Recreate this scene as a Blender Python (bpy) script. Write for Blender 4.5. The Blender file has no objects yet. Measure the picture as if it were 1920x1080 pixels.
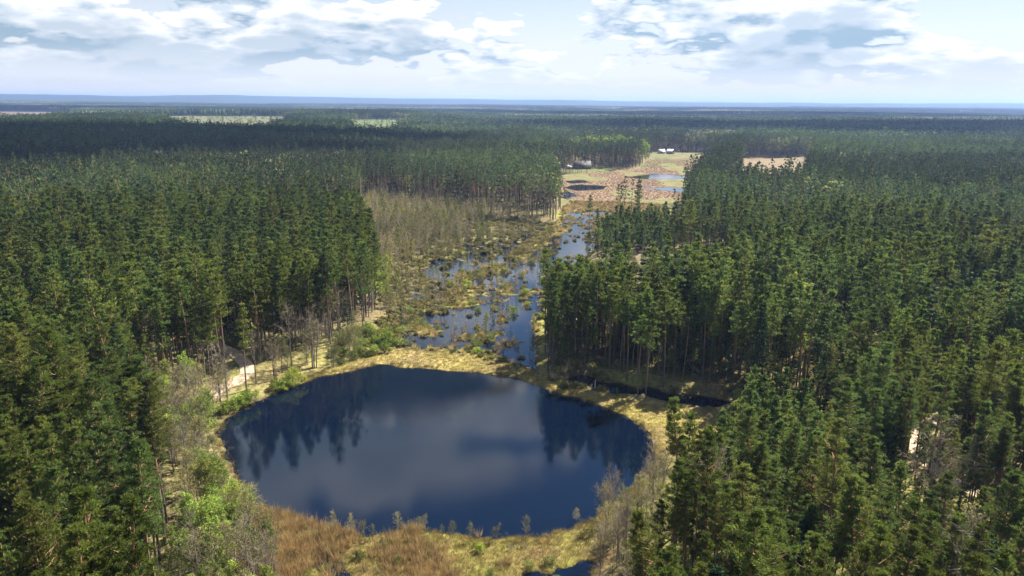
import bpy, math, random
import numpy as np
from mathutils import Matrix, Vector

# ------------------------------------------------------------------ camera, sky, sun, exposure
SC = bpy.context.scene
COL = SC.collection
CAM_H = 60.0
PITCH = math.atan((540 - 193.5) / 1371.0)
ROLL = math.radians(0.39)
cd = bpy.data.cameras.new('camera')
cd.sensor_width = 36.0
cd.lens = 36.0 * 1371.0 / 1920.0
cd.clip_start = 0.5
cd.clip_end = 80000.0
cam = bpy.data.objects.new('camera', cd)
COL.objects.link(cam)
cam.matrix_world = (Matrix.Translation((0, 0, CAM_H)) @ Matrix.Rotation(math.pi / 2 - PITCH, 4, 'X')
                    @ Matrix.Rotation(ROLL, 4, 'Z'))
SC.camera = cam

SUN_AZ = math.radians(47.0)      # to the right of straight ahead (+Y)
SUN_EL = math.radians(49.0)
SUN_DIR = Vector((math.sin(SUN_AZ) * math.cos(SUN_EL), math.cos(SUN_AZ) * math.cos(SUN_EL), math.sin(SUN_EL)))

W = bpy.data.worlds.new('World')
SC.world = W
W.use_nodes = True


def N(nt, typ, **kw):
    n = nt.nodes.new(typ)
    for k, v in kw.items():
        if k == 'ins':
            for kk, vv in v.items():
                s = n.inputs[kk]
                if hasattr(vv, 'is_output'):
                    nt.links.new(vv, s)
                else:
                    s.default_value = vv
        else:
            setattr(n, k, v)
    return n


def M(nt, op, a, b=None, c=None, clamp=False):
    n = nt.nodes.new('ShaderNodeMath')
    n.operation = op
    n.use_clamp = clamp
    for i, v in enumerate((a, b, c)):
        if v is None:
            continue
        if hasattr(v, 'is_output'):
            nt.links.new(v, n.inputs[i])
        else:
            n.inputs[i].default_value = v
    return n.outputs[0]


def SMOOTH(nt, v, lo, hi, a=0.0, b=1.0):
    n = nt.nodes.new('ShaderNodeMapRange')
    n.interpolation_type = 'SMOOTHSTEP'
    nt.links.new(v, n.inputs[0])
    n.inputs[1].default_value = lo
    n.inputs[2].default_value = hi
    n.inputs[3].default_value = a
    n.inputs[4].default_value = b
    return n.outputs[0]


def MIX(nt, f, a, b, blend='MIX'):
    n = nt.nodes.new('ShaderNodeMix')
    n.data_type = 'RGBA'
    n.blend_type = blend
    for s, v in ((n.inputs[0], f), (n.inputs[6], a), (n.inputs[7], b)):
        if hasattr(v, 'is_output'):
            nt.links.new(v, s)
        elif isinstance(v, (int, float)):
            s.default_value = v
        else:
            s.default_value = (*v[:3], 1.0)
    return n.outputs[2]


CLOUD_SEED = 14.8


def build_world():
    nt = W.node_tree
    nt.nodes.clear()
    out = N(nt, 'ShaderNodeOutputWorld')
    bg = N(nt, 'ShaderNodeBackground', ins={'Strength': 0.05})
    nt.links.new(bg.outputs[0], out.inputs[0])
    sky = N(nt, 'ShaderNodeTexSky', sky_type='NISHITA')
    sky.sun_disc = False
    sky.sun_elevation = SUN_EL
    sky.sun_rotation = SUN_AZ
    sky.altitude = 150.0
    sky.air_density = 1.0
    sky.dust_density = 0.15
    sky.ozone_density = 3.0
    tc = N(nt, 'ShaderNodeTexCoord')
    sep = N(nt, 'ShaderNodeSeparateXYZ', ins={0: tc.outputs['Generated']})
    z = M(nt, 'MAXIMUM', sep.outputs[2], 0.0)

    def cloud(dz):
        zz = M(nt, 'ADD', z, dz)
        k = M(nt, 'DIVIDE', 2.9, M(nt, 'ADD', zz, 0.30))
        v = N(nt, 'ShaderNodeCombineXYZ', ins={0: M(nt, 'MULTIPLY', sep.outputs[0], k), 1: M(nt, 'MULTIPLY', sep.outputs[1], k),
                                               2: M(nt, 'ADD', M(nt, 'MULTIPLY', M(nt, 'MULTIPLY', zz, k), 2.3), CLOUD_SEED)})
        n = N(nt, 'ShaderNodeTexNoise', noise_dimensions='3D', normalize=True,
              ins={'Vector': v.outputs[0], 'Scale': 0.62, 'Detail': 8.0, 'Roughness': 0.57})
        vo = N(nt, 'ShaderNodeTexVoronoi', feature='F1', ins={'Vector': v.outputs[0], 'Scale': 2.3, 'Detail': 1.0, 'Roughness': 0.5})
        return M(nt, 'SUBTRACT', n.outputs[0], M(nt, 'MULTIPLY', vo.outputs[0], 0.13))
    big = cloud(0.0)
    up = cloud(0.02)
    thr = SMOOTH(nt, z, 0.06, 0.45, 0.35, 0.42)
    dif = M(nt, 'SUBTRACT', big, thr)
    mask = SMOOTH(nt, dif, 0.0, 0.03)
    # bright where the cloud thins out above (its top), grey under its own mass
    lit = M(nt, 'ADD', M(nt, 'MULTIPLY', M(nt, 'SUBTRACT', big, up), 9.0), 0.44, clamp=True)
    thick = SMOOTH(nt, dif, 0.03, 0.18)
    lit = M(nt, 'MULTIPLY', lit, M(nt, 'SUBTRACT', 1.0, M(nt, 'MULTIPLY', thick, 0.7)), clamp=True)
    ccol = MIX(nt, lit, (2.5, 3.5, 4.4), (8.2, 8.2, 8.4))
    veil = SMOOTH(nt, z, 0.0, 0.27, 0.97, 0.0)
    deep = MIX(nt, 1.0, sky.outputs[0], (0.64, 0.72, 0.80), 'MULTIPLY')
    base = MIX(nt, veil, deep, (6.3, 6.4, 6.6))
    fade = SMOOTH(nt, z, 0.008, 0.075, 0.0, 1.0)
    col = MIX(nt, M(nt, 'MULTIPLY', mask, fade), base, ccol)
    nt.links.new(col, bg.inputs[0])


build_world()

sd = bpy.data.lights.new('sun', 'SUN')
sd.energy = 5.0
sd.angle = math.radians(0.53)
sd.color = (1.0, 0.95, 0.86)
sun = bpy.data.objects.new('sun', sd)
COL.objects.link(sun)
sun.rotation_euler = (-SUN_DIR).to_track_quat('-Z', 'Y').to_euler()
sun.location = (200, 200, 400)

vs = SC.view_settings
vs.view_transform = 'Standard'
vs.look = 'None'
vs.exposure = 1.66
vs.gamma = 1.0
vs.use_curve_mapping = False

SC.render.engine = 'CYCLES'
cy = SC.cycles
cy.max_bounces = 5
cy.diffuse_bounces = 3
cy.glossy_bounces = 2
cy.transmission_bounces = 3
cy.volume_bounces = 0
cy.transparent_max_bounces = 4
cy.caustics_reflective = False
cy.caustics_refractive = False
cy.use_denoising = True
cy.denoiser = 'OPENIMAGEDENOISE'
cy.denoising_input_passes = 'RGB_ALBEDO_NORMAL'
cy.use_adaptive_sampling = True
cy.adaptive_threshold = 0.015
SC.render.use_persistent_data = False

# ------------------------------------------------------------------ numeric helpers
RNG = np.random.default_rng(11)
random.seed(11)


def _hash(ix, iy, seed):
    h = (ix.astype(np.int64) * 374761393 + iy.astype(np.int64) * 668265263 + seed * 1442695041) & 0x7fffffff
    h = ((h ^ (h >> 13)) * 1274126177) & 0x7fffffff
    h = (h ^ (h >> 16)) & 0xffff
    return h / 65535.0


def vnoise(x, y, seed=0):
    x = np.asarray(x, float); y = np.asarray(y, float)
    ix = np.floor(x); iy = np.floor(y)
    fx = x - ix; fy = y - iy
    fx = fx * fx * (3 - 2 * fx); fy = fy * fy * (3 - 2 * fy)
    a = _hash(ix, iy, seed); b = _hash(ix + 1, iy, seed)
    c = _hash(ix, iy + 1, seed); d = _hash(ix + 1, iy + 1, seed)
    return (a * (1 - fx) + b * fx) * (1 - fy) + (c * (1 - fx) + d * fx) * fy


def fbm(x, y, seed=0, octv=4):
    s = 0.0; a = 0.5; t = 0.0
    for o in range(octv):
        s = s + a * vnoise(x * 2 ** o + 17.3 * o, y * 2 ** o - 9.1 * o, seed + o)
        t += a; a *= 0.5
    return s / t


def sstep(v, lo, hi):
    t = np.clip((v - lo) / (hi - lo), 0, 1)
    return t * t * (3 - 2 * t)


def inside(poly, x, y):
    x = np.asarray(x, float); y = np.asarray(y, float)
    r = np.zeros(x.shape, bool)
    n = len(poly)
    for i in range(n):
        x0, y0 = poly[i]; x1, y1 = poly[(i + 1) % n]
        if y0 == y1:
            continue
        c = ((y0 > y) != (y1 > y)) & (x < (x1 - x0) * (y - y0) / (y1 - y0) + x0)
        r ^= c
    return r


def pdist(pts, x, y, closed=True):
    d = np.full(np.shape(x), 1e18)
    n = len(pts)
    for i in range(n if closed else n - 1):
        ax, ay = pts[i]; bx, by = pts[(i + 1) % n]
        ux, uy = bx - ax, by - ay
        t = np.clip(((x - ax) * ux + (y - ay) * uy) / (ux * ux + uy * uy + 1e-9), 0, 1)
        d = np.minimum(d, (x - ax - t * ux) ** 2 + (y - ay - t * uy) ** 2)
    return np.sqrt(d)


def sdist(poly, x, y):
    """distance to a polygon's edge, positive outside; far points get a cheap lower bound"""
    x = np.asarray(x, float); y = np.asarray(y, float)
    px = [p[0] for p in poly]; py = [p[1] for p in poly]
    out = np.full(x.shape, 1e5)
    m = (x > min(px) - 60) & (x < max(px) + 60) & (y > min(py) - 60) & (y < max(py) + 60)
    if m.any():
        d = pdist(poly, x[m], y[m])
        out[m] = np.where(inside(poly, x[m], y[m]), -d, d)
    return out


# ------------------------------------------------------------------ plan of the place, in metres
LAKE = [(-30.7, 163.0), (-24.9, 161.7), (-16.0, 160.1), (-7.2, 157.5), (0.1, 154.9), (4.8, 150.8), (9.9, 146.3),
        (15.8, 142.4), (20.6, 137.0), (25.0, 131.2), (26.3, 125.4), (26.6, 119.6), (24.6, 113.6), (21.0, 107.6),
        (16.8, 102.3), (13.5, 98.9), (9.6, 95.5), (6.4, 93.4), (5.5, 91.7), (0.2, 91.1), (-5.8, 91.0), (-12.0, 93.2),
        (-16.5, 92.7), (-20.2, 92.0), (-25.7, 92.6), (-29.9, 94.1), (-33.1, 94.3), (-36.4, 97.4), (-40.5, 102.3),
        (-45.8, 109.9), (-50.9, 117.4), (-54.7, 124.8), (-55.5, 131.9), (-53.3, 139.2), (-48.9, 146.2),
        (-44.3, 154.8), (-39.0, 157.6)]
FEN = [(-47.1, 151.8), (-42.6, 160.3), (-36.7, 168.6), (-26.6, 173.9), (-17.1, 172.1), (-7.6, 167.6), (0.1, 164.0),
       (5.1, 159.4), (11.9, 151.3), (17.3, 146.8), (26.7, 141.2), (36.0, 138.6), (40.5, 131.0), (38.6, 120.8),
       (34.2, 114.7), (31.5, 117.6), (28.0, 119.6), (22.1, 132.0), (13.8, 140.4), (3.8, 149.1), (-7.2, 155.5),
       (-30.6, 160.3)]
NEARFEN = [(-37.8, 98.5), (-30.9, 96.0), (-25.8, 95.0), (-16.6, 95.1), (-5.8, 94.9), (5.6, 95.7), (9.7, 98.2),
           (16.9, 105.1), (20.6, 108.0), (21.0, 104.5), (17.2, 97.3), (13.2, 88.4), (10.4, 80.4), (9.0, 66.0), (8.0, 30.0),
           (-19.0, 30.0), (-29.5, 66.0), (-35.5, 80.0), (-38.5, 90.9)]
WET = [(-35.8, 180.1), (-34.2, 204.7), (-26.9, 222.9), (-20.2, 269.7), (-0.1, 301.3), (21.2, 363.8), (29.7, 431.7),
       (41.4, 477.4), (94.3, 446.6), (80.5, 392.6), (48.5, 363.2), (36.3, 302.4), (21.6, 261.9), (11.9, 223.9),
       (7.3, 190.2), (6.4, 161.2), (-2.4, 164.7), (-13.0, 170.2), (-26.6, 173.9)]
SCRUB = [(-89.1, 449.5), (-33.5, 411.2), (23.1, 372.2), (20.0, 340.6), (-0.1, 280.0), (-14.3, 237.0), (-21.2, 199.6),
         (-26.9, 176.0), (-38.0, 172.8), (-37.9, 204.7), (-43.0, 236.3), (-60.9, 299.3), (-79.1, 368.0)]
MARSH = [(37.3, 628.8), (120.1, 697.1), (149.7, 820.1), (219.2, 826.4), (168.5, 637.7), (123.2, 501.9), (95.9, 423.7),
         (30.5, 420.6), (29.2, 512.3)]
YOUNG = [(42.0, 343.0), (73.7, 357.9), (85.6, 329.1), (63.0, 292.4), (42.0, 286.0), (36.0, 302.0)]
OPENR = [(54.9, 309.1), (81.0, 325.5), (90.0, 293.5), (78.6, 252.2), (62.9, 243.3), (58.0, 263.3)]
SHRUBGAP = [(9.0, 190.0), (14.0, 236.0), (24.0, 262.0), (36.0, 284.0), (62.0, 290.0), (60.0, 262.0), (68.0, 240.0), (70.0, 218.0), (40.0, 196.0)]
FIELDS = [[(-520, 1170), (-370, 1180), (-690, 2331), (-1120, 2356)],
          [(-222, 1010), (-150, 1020), (-290, 1990), (-430, 1970)],
          [(-1150, 1650), (-1080, 1720), (-2165.8, 3810.4), (-2477.9, 3479.5)]]
MEADOW = [(141, 455), (259.4, 831.4), (342.2, 852.5), (176, 448)]
PINK = [(214.0, 934.9), (294.8, 941.3), (435.6, 1476.2), (336.4, 1392.0)]
YARD = [(120, 700), (150, 815), (176, 930), (236, 930), (232, 826), (160, 740)]
YARD2 = [(46, 655), (90, 660), (88, 690), (50, 690)]
PONDS = [[(34.8, 539.1), (50.5, 561.9), (71.7, 552.1), (64.7, 527.2), (44.9, 519.5)],
         [(95.3, 618.9), (127.2, 658.6), (155.1, 636.5), (145.5, 609.0), (110.8, 605.3)],
         [(94.8, 546.3), (109.4, 548.1), (129.4, 545.2), (120.5, 510.2), (105.5, 525.6)],
         [(27.5, 496.7), (38.7, 516.7), (42.5, 488.6), (34.0, 468.5)],
         [(41.9, 588.0), (57.6, 598.3), (60.2, 577.9), (44.9, 567.2)]]
POOLS = [[(12.3, 153.5), (21, 147.6), (31, 143.6), (42, 138.8), (49, 137.2), (45, 144), (33.5, 147), (22.5, 152), (14.5, 157.0)],
         [(-26.3, 87.8), (-24.5, 87.3), (-17.6, 82.0), (-16.0, 79.0), (-20.5, 79.5), (-24.5, 84.5)],
         [(2.5, 83), (8.5, 86.6), (12.8, 89.0), (11.6, 85.5), (7.2, 81.0), (3, 80)]]
CHANNEL = [(-30, 178), (-17, 183), (-12, 195), (-6, 212), (2, 225), (6, 250), (8, 268), (20, 290), (27, 310), (28, 335), (33, 365),
           (37, 395), (42, 425), (60, 435), (85, 425)]
CHANNEL2 = [(2, 166), (3, 180), (1, 200), (4, 220)]
CHANNEL3 = [(-22, 262), (-12, 276), (0, 292), (14, 300)]
OPEN2 = [(58, 350), (76, 350), (90, 360), (104, 424), (95, 450), (75, 395)]
DYKE = [(2.0, 286.0), (8.0, 310.0), (14.0, 335.0), (24.0, 352.0)]
SHORE_L = [(-72, 128), (-66, 141), (-60, 146), (-56, 140), (-57, 127), (-52, 114), (-42, 100), (-36.5, 93), (-31, 84), (-26, 70), (-22, 58),
           (-30, 56), (-38, 72), (-45, 90), (-54, 106), (-65, 119)]
SHORE_R = [(14, 98), (20, 104), (24, 109), (25, 103), (20, 88), (15, 74), (9, 56), (8, 70), (11, 84)]
LOW_R = [(24, 95), (25, 110), (29, 119), (40, 124), (42, 134), (52, 137), (57, 126), (52, 108), (45, 99), (36, 94)]
BANK_N = [(-60, 148), (-52, 147), (-46, 156), (-40, 161), (-34, 170), (-38, 176), (-47, 166), (-55, 156)]
PATHS = [[(-62.5, 136), (-61.0, 140.5), (-60.2, 144), (-58.6, 147), (-58, 151), (-60, 156), (-65, 163), (-74, 171)],
         [(74, 100), (70.5, 110), (71, 117), (76, 126), (86, 134), (100, 139)]]
BIRCHES = [(62, 740), (140, 770), (150, 880), (120, 930), (70, 900), (55, 820)]


def hills(x, y):
    r = np.hypot(x, y)
    roll = (fbm(x / 1500 + 3, y / 700 + 8, 41, 3) - 0.5) * 26 * sstep(r, 1500, 4200) * (1 - sstep(r, 9000, 12000))
    az = np.arctan2(x, y)
    far = (92 + 72 * fbm(az * 11 + 20, r / 4200, 43, 4) - 30 * sstep(az, -0.5, 0.3)) * sstep(r, 8500, 12500)
    mid = 26 * sstep(r, 4800, 6200) * fbm(az * 5 + 2, r / 2500, 44, 3) * (1 - sstep(r, 8500, 11000))
    rise = 10 * np.exp(-((x + 850) / 520) ** 2 - ((y - 2350) / 480) ** 2) + 9 * np.exp(-((x + 350) / 260) ** 2 - ((y - 2000) / 330) ** 2)
    return roll + far + mid + rise


def height(x, y):
    x = np.asarray(x, float); y = np.asarray(y, float)
    base = 1.1 + 1.8 * fbm(x / 55, y / 55, 1, 3) + hills(x, y)
    base = base + 2.6 * sstep(-x, 60, 160) + 0.25 * (fbm(x / 2.5, y / 2.5, 3, 2) - 0.5)
    h = base
    sl = sdist(LAKE, x, y)
    edge = 1.4 * (fbm(x / 3.1, y / 3.1, 7, 3) - 0.5) + 3.2 * (fbm(x / 8.0, y / 8.0, 8, 3) - 0.5)
    h = np.minimum(h, np.maximum(0.22 * (sl + edge), -1.5))
    fn = np.minimum(sdist(FEN, x, y), sdist(NEARFEN, x, y))
    flat = 0.14 + 0.22 * (fbm(x / 1.3, y / 1.3, 9, 3) - 0.42)
    k = sstep(fn, -0.5, 5.0)
    hf = flat * (1 - k) + h * k
    h = np.where(sl > -1.2, np.minimum(hf, np.maximum(0.22 * (sl + edge), -1.5) + 0.05), h)
    # flooded valley
    sw = np.minimum(sdist(WET, x, y), sdist(SCRUB, x, y) + 1.0)
    ch = np.minimum(np.minimum(pdist(CHANNEL, x, y, False), pdist(CHANNEL2, x, y, False) + 1), pdist(CHANNEL3, x, y, False) + 2)
    nz = 0.6 * fbm(x / 1.9, y / 2.4, 13, 3) + 0.4 * fbm(x / 9.0, y / 9.0, 14, 3)
    wet = -0.20 + 0.0085 * np.minimum(ch, 45) + 1.3 * (nz - 0.46)
    wet = np.where(ch < 9, np.minimum(wet, -0.09 + 0.035 * ch + 0.95 * (fbm(x / 1.6, y / 2.6, 16, 3) - 0.5)), wet)
    wet = np.where((ch < 16) & (y > 255), np.minimum(wet, -0.16 + 0.020 * ch + 0.8 * (fbm(x / 2.2, y / 4.5, 17, 3) - 0.5)), wet)
    dk = pdist(DYKE, x, y, False)
    wet = np.maximum(wet, 0.5 - 0.13 * dk)
    k = sstep(sw, -3.0, 6.0)
    h = np.where(sw < 6.0, wet * (1 - k) + h * k, h)
    fk = sstep(-sdist(FEN, x, y), -1.5, 1.5) * (sl > 0.3)
    h = np.where(fk > 0, np.maximum(h, fk * 0.09), h)
    # far marsh and its ponds
    sm = sdist(MARSH, x, y) + 16 * (fbm(x / 11, y / 20, 18, 3) - 0.5)
    mm = 0.28 + 0.5 * (fbm(x / 8, y / 16, 15, 3) - 0.5)
    k = sstep(sm, -4.0, 9.0)
    h = np.where(sm < 9.0, mm * (1 - k) + h * k, h)
    for p in PONDS:
        sp = sdist(p, x, y) + 5 * (fbm(x / 7, y / 12, 19, 3) - 0.5)
        h = np.where(sp < 4.0, np.minimum(h, np.maximum(0.12 * sp, -0.4)), h)
    for p in POOLS:
        sp = sdist(p, x, y) + 6.0 * (fbm(x / 3.4, y / 2.6, 21, 3) - 0.5)
        h = np.where(sp < 2.5, np.minimum(h, np.maximum(0.22 * sp, -0.4)), h)
    return h


# ------------------------------------------------------------------ materials
def mat_new(name):
    m = bpy.data.materials.new(name)
    m.use_nodes = True
    nt = m.node_tree
    nt.nodes.clear()
    out = N(nt, 'ShaderNodeOutputMaterial')
    return m, nt, out


def foliage(name, col_a, col_b, col_c, trans=0.25, rough=0.6, val=(0.72, 1.3), spec=0.1, stand_scale=0.007, stand_edge=(0.38, 0.62), stand_val=(0.78, 1.18)):
    """leaf material: hue drifts over the stand, value varies tree by tree and clump by clump"""
    m, nt, out = mat_new(name)
    oi = N(nt, 'ShaderNodeObjectInfo')
    big = N(nt, 'ShaderNodeTexNoise', ins={'Vector': oi.outputs['Location'], 'Scale': 0.03, 'Detail': 3.0})
    geo = N(nt, 'ShaderNodeNewGeometry')
    small = N(nt, 'ShaderNodeTexNoise', ins={'Vector': geo.outputs['Position'], 'Scale': 0.9, 'Detail': 3.0})
    stand = N(nt, 'ShaderNodeTexNoise', ins={'Vector': oi.outputs['Location'], 'Scale': stand_scale, 'Detail': 3.0})
    c = MIX(nt, SMOOTH(nt, big.outputs[0], 0.38, 0.62), col_a, col_b)
    rnd = oi.outputs['Random']
    c = MIX(nt, SMOOTH(nt, rnd, 0.55, 1.0, 0.0, 0.8), c, col_c)
    r2 = M(nt, 'FRACT', M(nt, 'MULTIPLY', rnd, 7.31))
    v = M(nt, 'MULTIPLY', SMOOTH(nt, r2, 0.0, 1.0, val[0], val[1]), SMOOTH(nt, small.outputs[0], 0.3, 0.7, 0.72, 1.3))
    v = M(nt, 'MULTIPLY', v, SMOOTH(nt, stand.outputs[0], *stand_edge, *stand_val))
    hsv = N(nt, 'ShaderNodeHueSaturation', ins={'Value': v, 'Color': c})
    p = N(nt, 'ShaderNodeBsdfPrincipled', ins={'Base Color': hsv.outputs[0], 'Roughness': rough,
                                               'Specular IOR Level': spec})
    t = N(nt, 'ShaderNodeBsdfTranslucent', ins={'Color': hsv.outputs[0]})
    mx = N(nt, 'ShaderNodeMixShader', ins={0: trans, 1: p.outputs[0], 2: t.outputs[0]})
    nt.links.new(mx.outputs[0], out.inputs[0])
    return m


def solid(name, a, b, scale=3.0, rough=0.85, spec=0.2, stretch=(1, 1, 1), bump=0.0):
    m, nt, out = mat_new(name)
    tc = N(nt, 'ShaderNodeTexCoord')
    mp = N(nt, 'ShaderNodeMapping', ins={'Vector': tc.outputs['Object'], 'Scale': stretch})
    n = N(nt, 'ShaderNodeTexNoise', ins={'Vector': mp.outputs[0], 'Scale': scale, 'Detail': 5.0})
    c = MIX(nt, SMOOTH(nt, n.outputs[0], 0.35, 0.65), a, b)
    p = N(nt, 'ShaderNodeBsdfPrincipled', ins={'Base Color': c, 'Roughness': rough, 'Specular IOR Level': spec})
    if bump:
        bm = N(nt, 'ShaderNodeBump', ins={'Height': n.outputs[0], 'Strength': bump, 'Distance': 0.05})
        nt.links.new(bm.outputs[0], p.inputs['Normal'])
    nt.links.new(p.outputs[0], out.inputs[0])
    return m


def pine_bark():
    m, nt, out = mat_new('pine_bark')
    tc = N(nt, 'ShaderNodeTexCoord')
    sep = N(nt, 'ShaderNodeSeparateXYZ', ins={0: tc.outputs['Object']})
    mp = N(nt, 'ShaderNodeMapping', ins={'Vector': tc.outputs['Object'], 'Scale': (4, 4, 1.0)})
    n = N(nt, 'ShaderNodeTexNoise', ins={'Vector': mp.outputs[0], 'Scale': 2.2, 'Detail': 5.0})
    low = MIX(nt, n.outputs[0], (0.07, 0.055, 0.045), (0.20, 0.165, 0.14))
    top = MIX(nt, n.outputs[0], (0.20, 0.10, 0.055), (0.40, 0.24, 0.14))
    c = MIX(nt, SMOOTH(nt, sep.outputs[2], 5.0, 13.0), low, top)
    p = N(nt, 'ShaderNodeBsdfPrincipled', ins={'Base Color': c, 'Roughness': 0.9, 'Specular IOR Level': 0.15})
    nt.links.new(p.outputs[0], out.inputs[0])
    return m


MAT = {}
MAT['needles'] = foliage('pine_needles', (0.110, 0.143, 0.024), (0.086, 0.130, 0.033), (0.150, 0.163, 0.032), 0.48)
MAT['spruce'] = foliage('spruce_needles', (0.030, 0.060, 0.020), (0.034, 0.066, 0.024), (0.045, 0.075, 0.022), 0.15)
MAT['fresh'] = foliage('fresh_leaves', (0.27, 0.34, 0.045), (0.22, 0.31, 0.05), (0.36, 0.36, 0.07), 0.4)
MAT['olive'] = foliage('budding_leaves', (0.20, 0.21, 0.055), (0.25, 0.22, 0.07), (0.17, 0.21, 0.05), 0.35)
MAT['willow'] = foliage('willow_leaves', (0.16, 0.20, 0.045), (0.24, 0.28, 0.05), (0.13, 0.15, 0.05), 0.35)
MAT['twig'] = foliage('bare_twigs', (0.23, 0.185, 0.13), (0.27, 0.225, 0.17), (0.21, 0.16, 0.10), 0.0, 0.8)
MAT['twig_warm'] = foliage('birch_twigs', (0.38, 0.30, 0.19), (0.35, 0.29, 0.21), (0.42, 0.34, 0.15), 0.0, 0.8)
MAT['reed'] = foliage('dry_reed', (0.46, 0.32, 0.15), (0.38, 0.26, 0.12), (0.50, 0.40, 0.18), 0.3, 0.7)
MAT['sedge'] = foliage('ochre_sedge', (0.34, 0.275, 0.085), (0.28, 0.205, 0.09), (0.31, 0.29, 0.07), 0.3, 0.7)
MAT['marshreed'] = foliage('russet_reed', (0.31, 0.205, 0.135), (0.27, 0.195, 0.12), (0.24, 0.22, 0.10), 0.35, 0.8)
MAT['heath'] = foliage('forest_heath', (0.20, 0.19, 0.05), (0.25, 0.21, 0.07), (0.15, 0.16, 0.045), 0.35)
MAT['bark'] = pine_bark()
MAT['greybark'] = solid('grey_bark', (0.14, 0.12, 0.10), (0.26, 0.23, 0.20), 4, stretch=(3, 3, 1))
MAT['birchbark'] = solid('birch_bark', (0.28, 0.24, 0.20), (0.60, 0.56, 0.50), 5, stretch=(1, 1, 3))
MAT['farpine'] = foliage('far_pine_canopy', (0.072, 0.106, 0.032), (0.060, 0.098, 0.042), (0.102, 0.122, 0.036), 0.34,
                         stand_scale=0.0035, stand_edge=(0.46, 0.54), stand_val=(0.66, 1.32))
MAT['farfresh'] = foliage('far_leafing_canopy', (0.30, 0.33, 0.10), (0.25, 0.27, 0.11), (0.34, 0.34, 0.10), 0.3)
MAT['farbare'] = foliage('far_bare_canopy', (0.28, 0.235, 0.19), (0.24, 0.21, 0.15), (0.30, 0.27, 0.14), 0.15)


def ground_material():
    m, nt, out = mat_new('ground')
    at = N(nt, 'ShaderNodeAttribute', attribute_name='soil')
    geo = N(nt, 'ShaderNodeNewGeometry')
    n1 = N(nt, 'ShaderNodeTexNoise', ins={'Vector': geo.outputs['Position'], 'Scale': 1.1, 'Detail': 6.0, 'Roughness': 0.65})
    n2 = N(nt, 'ShaderNodeTexNoise', ins={'Vector': geo.outputs['Position'], 'Scale': 0.12, 'Detail': 4.0})
    v = M(nt, 'MULTIPLY', SMOOTH(nt, n1.outputs[0], 0.3, 0.7, 0.42, 1.08), SMOOTH(nt, n2.outputs[0], 0.3, 0.7, 0.8, 1.2))
    hsv = N(nt, 'ShaderNodeHueSaturation', ins={'Value': v, 'Color': at.outputs[0]})
    p = N(nt, 'ShaderNodeBsdfPrincipled', ins={'Base Color': hsv.outputs[0], 'Roughness': 0.95, 'Specular IOR Level': 0.1})
    bm = N(nt, 'ShaderNodeBump', ins={'Height': n1.outputs[0], 'Strength': 0.6, 'Distance': 0.25})
    nt.links.new(bm.outputs[0], p.inputs['Normal'])
    nt.links.new(p.outputs[0], out.inputs[0])
    return m


def water_material():
    m, nt, out = mat_new('water')
    geo = N(nt, 'ShaderNodeNewGeometry')
    mp = N(nt, 'ShaderNodeMapping', ins={'Vector': geo.outputs['Position'], 'Rotation': (0, 0, 0.5), 'Scale': (1.0, 1.7, 1.0)})
    n1 = N(nt, 'ShaderNodeTexNoise', ins={'Vector': mp.outputs[0], 'Scale': 2.2, 'Detail': 3.0, 'Roughness': 0.6})
    gust = N(nt, 'ShaderNodeTexNoise', ins={'Vector': geo.outputs['Position'], 'Scale': 0.035, 'Detail': 2.0})
    st = SMOOTH(nt, gust.outputs[0], 0.35, 0.65, 0.025, 0.06)
    bm = N(nt, 'ShaderNodeBump', ins={'Height': n1.outputs[0], 'Strength': st, 'Distance': 0.10})
    p = N(nt, 'ShaderNodeBsdfPrincipled', ins={'Base Color': (0.0010, 0.0042, 0.013, 1), 'Roughness': 0.03, 'IOR': 1.45,
                                               'Normal': bm.outputs[0]})
    nt.links.new(p.outputs[0], out.inputs[0])
    return m


# ------------------------------------------------------------------ object helpers
def mesh_from(name, verts, faces, mats, midx=None, smooth=False):
    """verts (n,3); faces: list of arrays each (k,3) or (k,4) sharing the vertex list"""
    me = bpy.data.meshes.new(name)
    verts = np.asarray(verts, np.float32)
    me.vertices.add(len(verts))
    me.vertices.foreach_set('co', verts.ravel())
    faces = [np.asarray(f, np.int32) for f in faces if len(f)]
    loops = np.concatenate([f.ravel() for f in faces])
    tot = np.concatenate([np.full(len(f), f.shape[1], np.int32) for f in faces])
    start = np.concatenate([[0], np.cumsum(tot)[:-1]]).astype(np.int32)
    me.loops.add(len(loops))
    me.loops.foreach_set('vertex_index', loops)
    me.polygons.add(len(tot))
    me.polygons.foreach_set('loop_start', start)
    me.polygons.foreach_set('loop_total', tot)
    if midx is not None:
        me.polygons.foreach_set('material_index', np.asarray(midx, np.int32))
    if smooth:
        me.polygons.foreach_set('use_smooth', np.ones(len(tot), bool))
    for m in mats:
        me.materials.append(m)
    me.update(calc_edges=True)
    me.validate()
    return me


def link(name, data, parent=None, loc=None, rz=None, scale=None):
    o = bpy.data.objects.new(name, data)
    COL.objects.link(o)
    if parent is not None:
        o.parent = parent
    if loc is not None:
        o.location = loc
    if rz is not None:
        o.rotation_euler = (0, 0, rz)
    if scale is not None:
        o.scale = (scale,) * 3 if isinstance(scale, (int, float)) else scale
    return o


def tag(o, label=None, cat=None, group=None, kind=None):
    if label: o['label'] = label
    if cat: o['category'] = cat
    if group: o['group'] = group
    if kind: o['kind'] = kind
    return o


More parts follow.
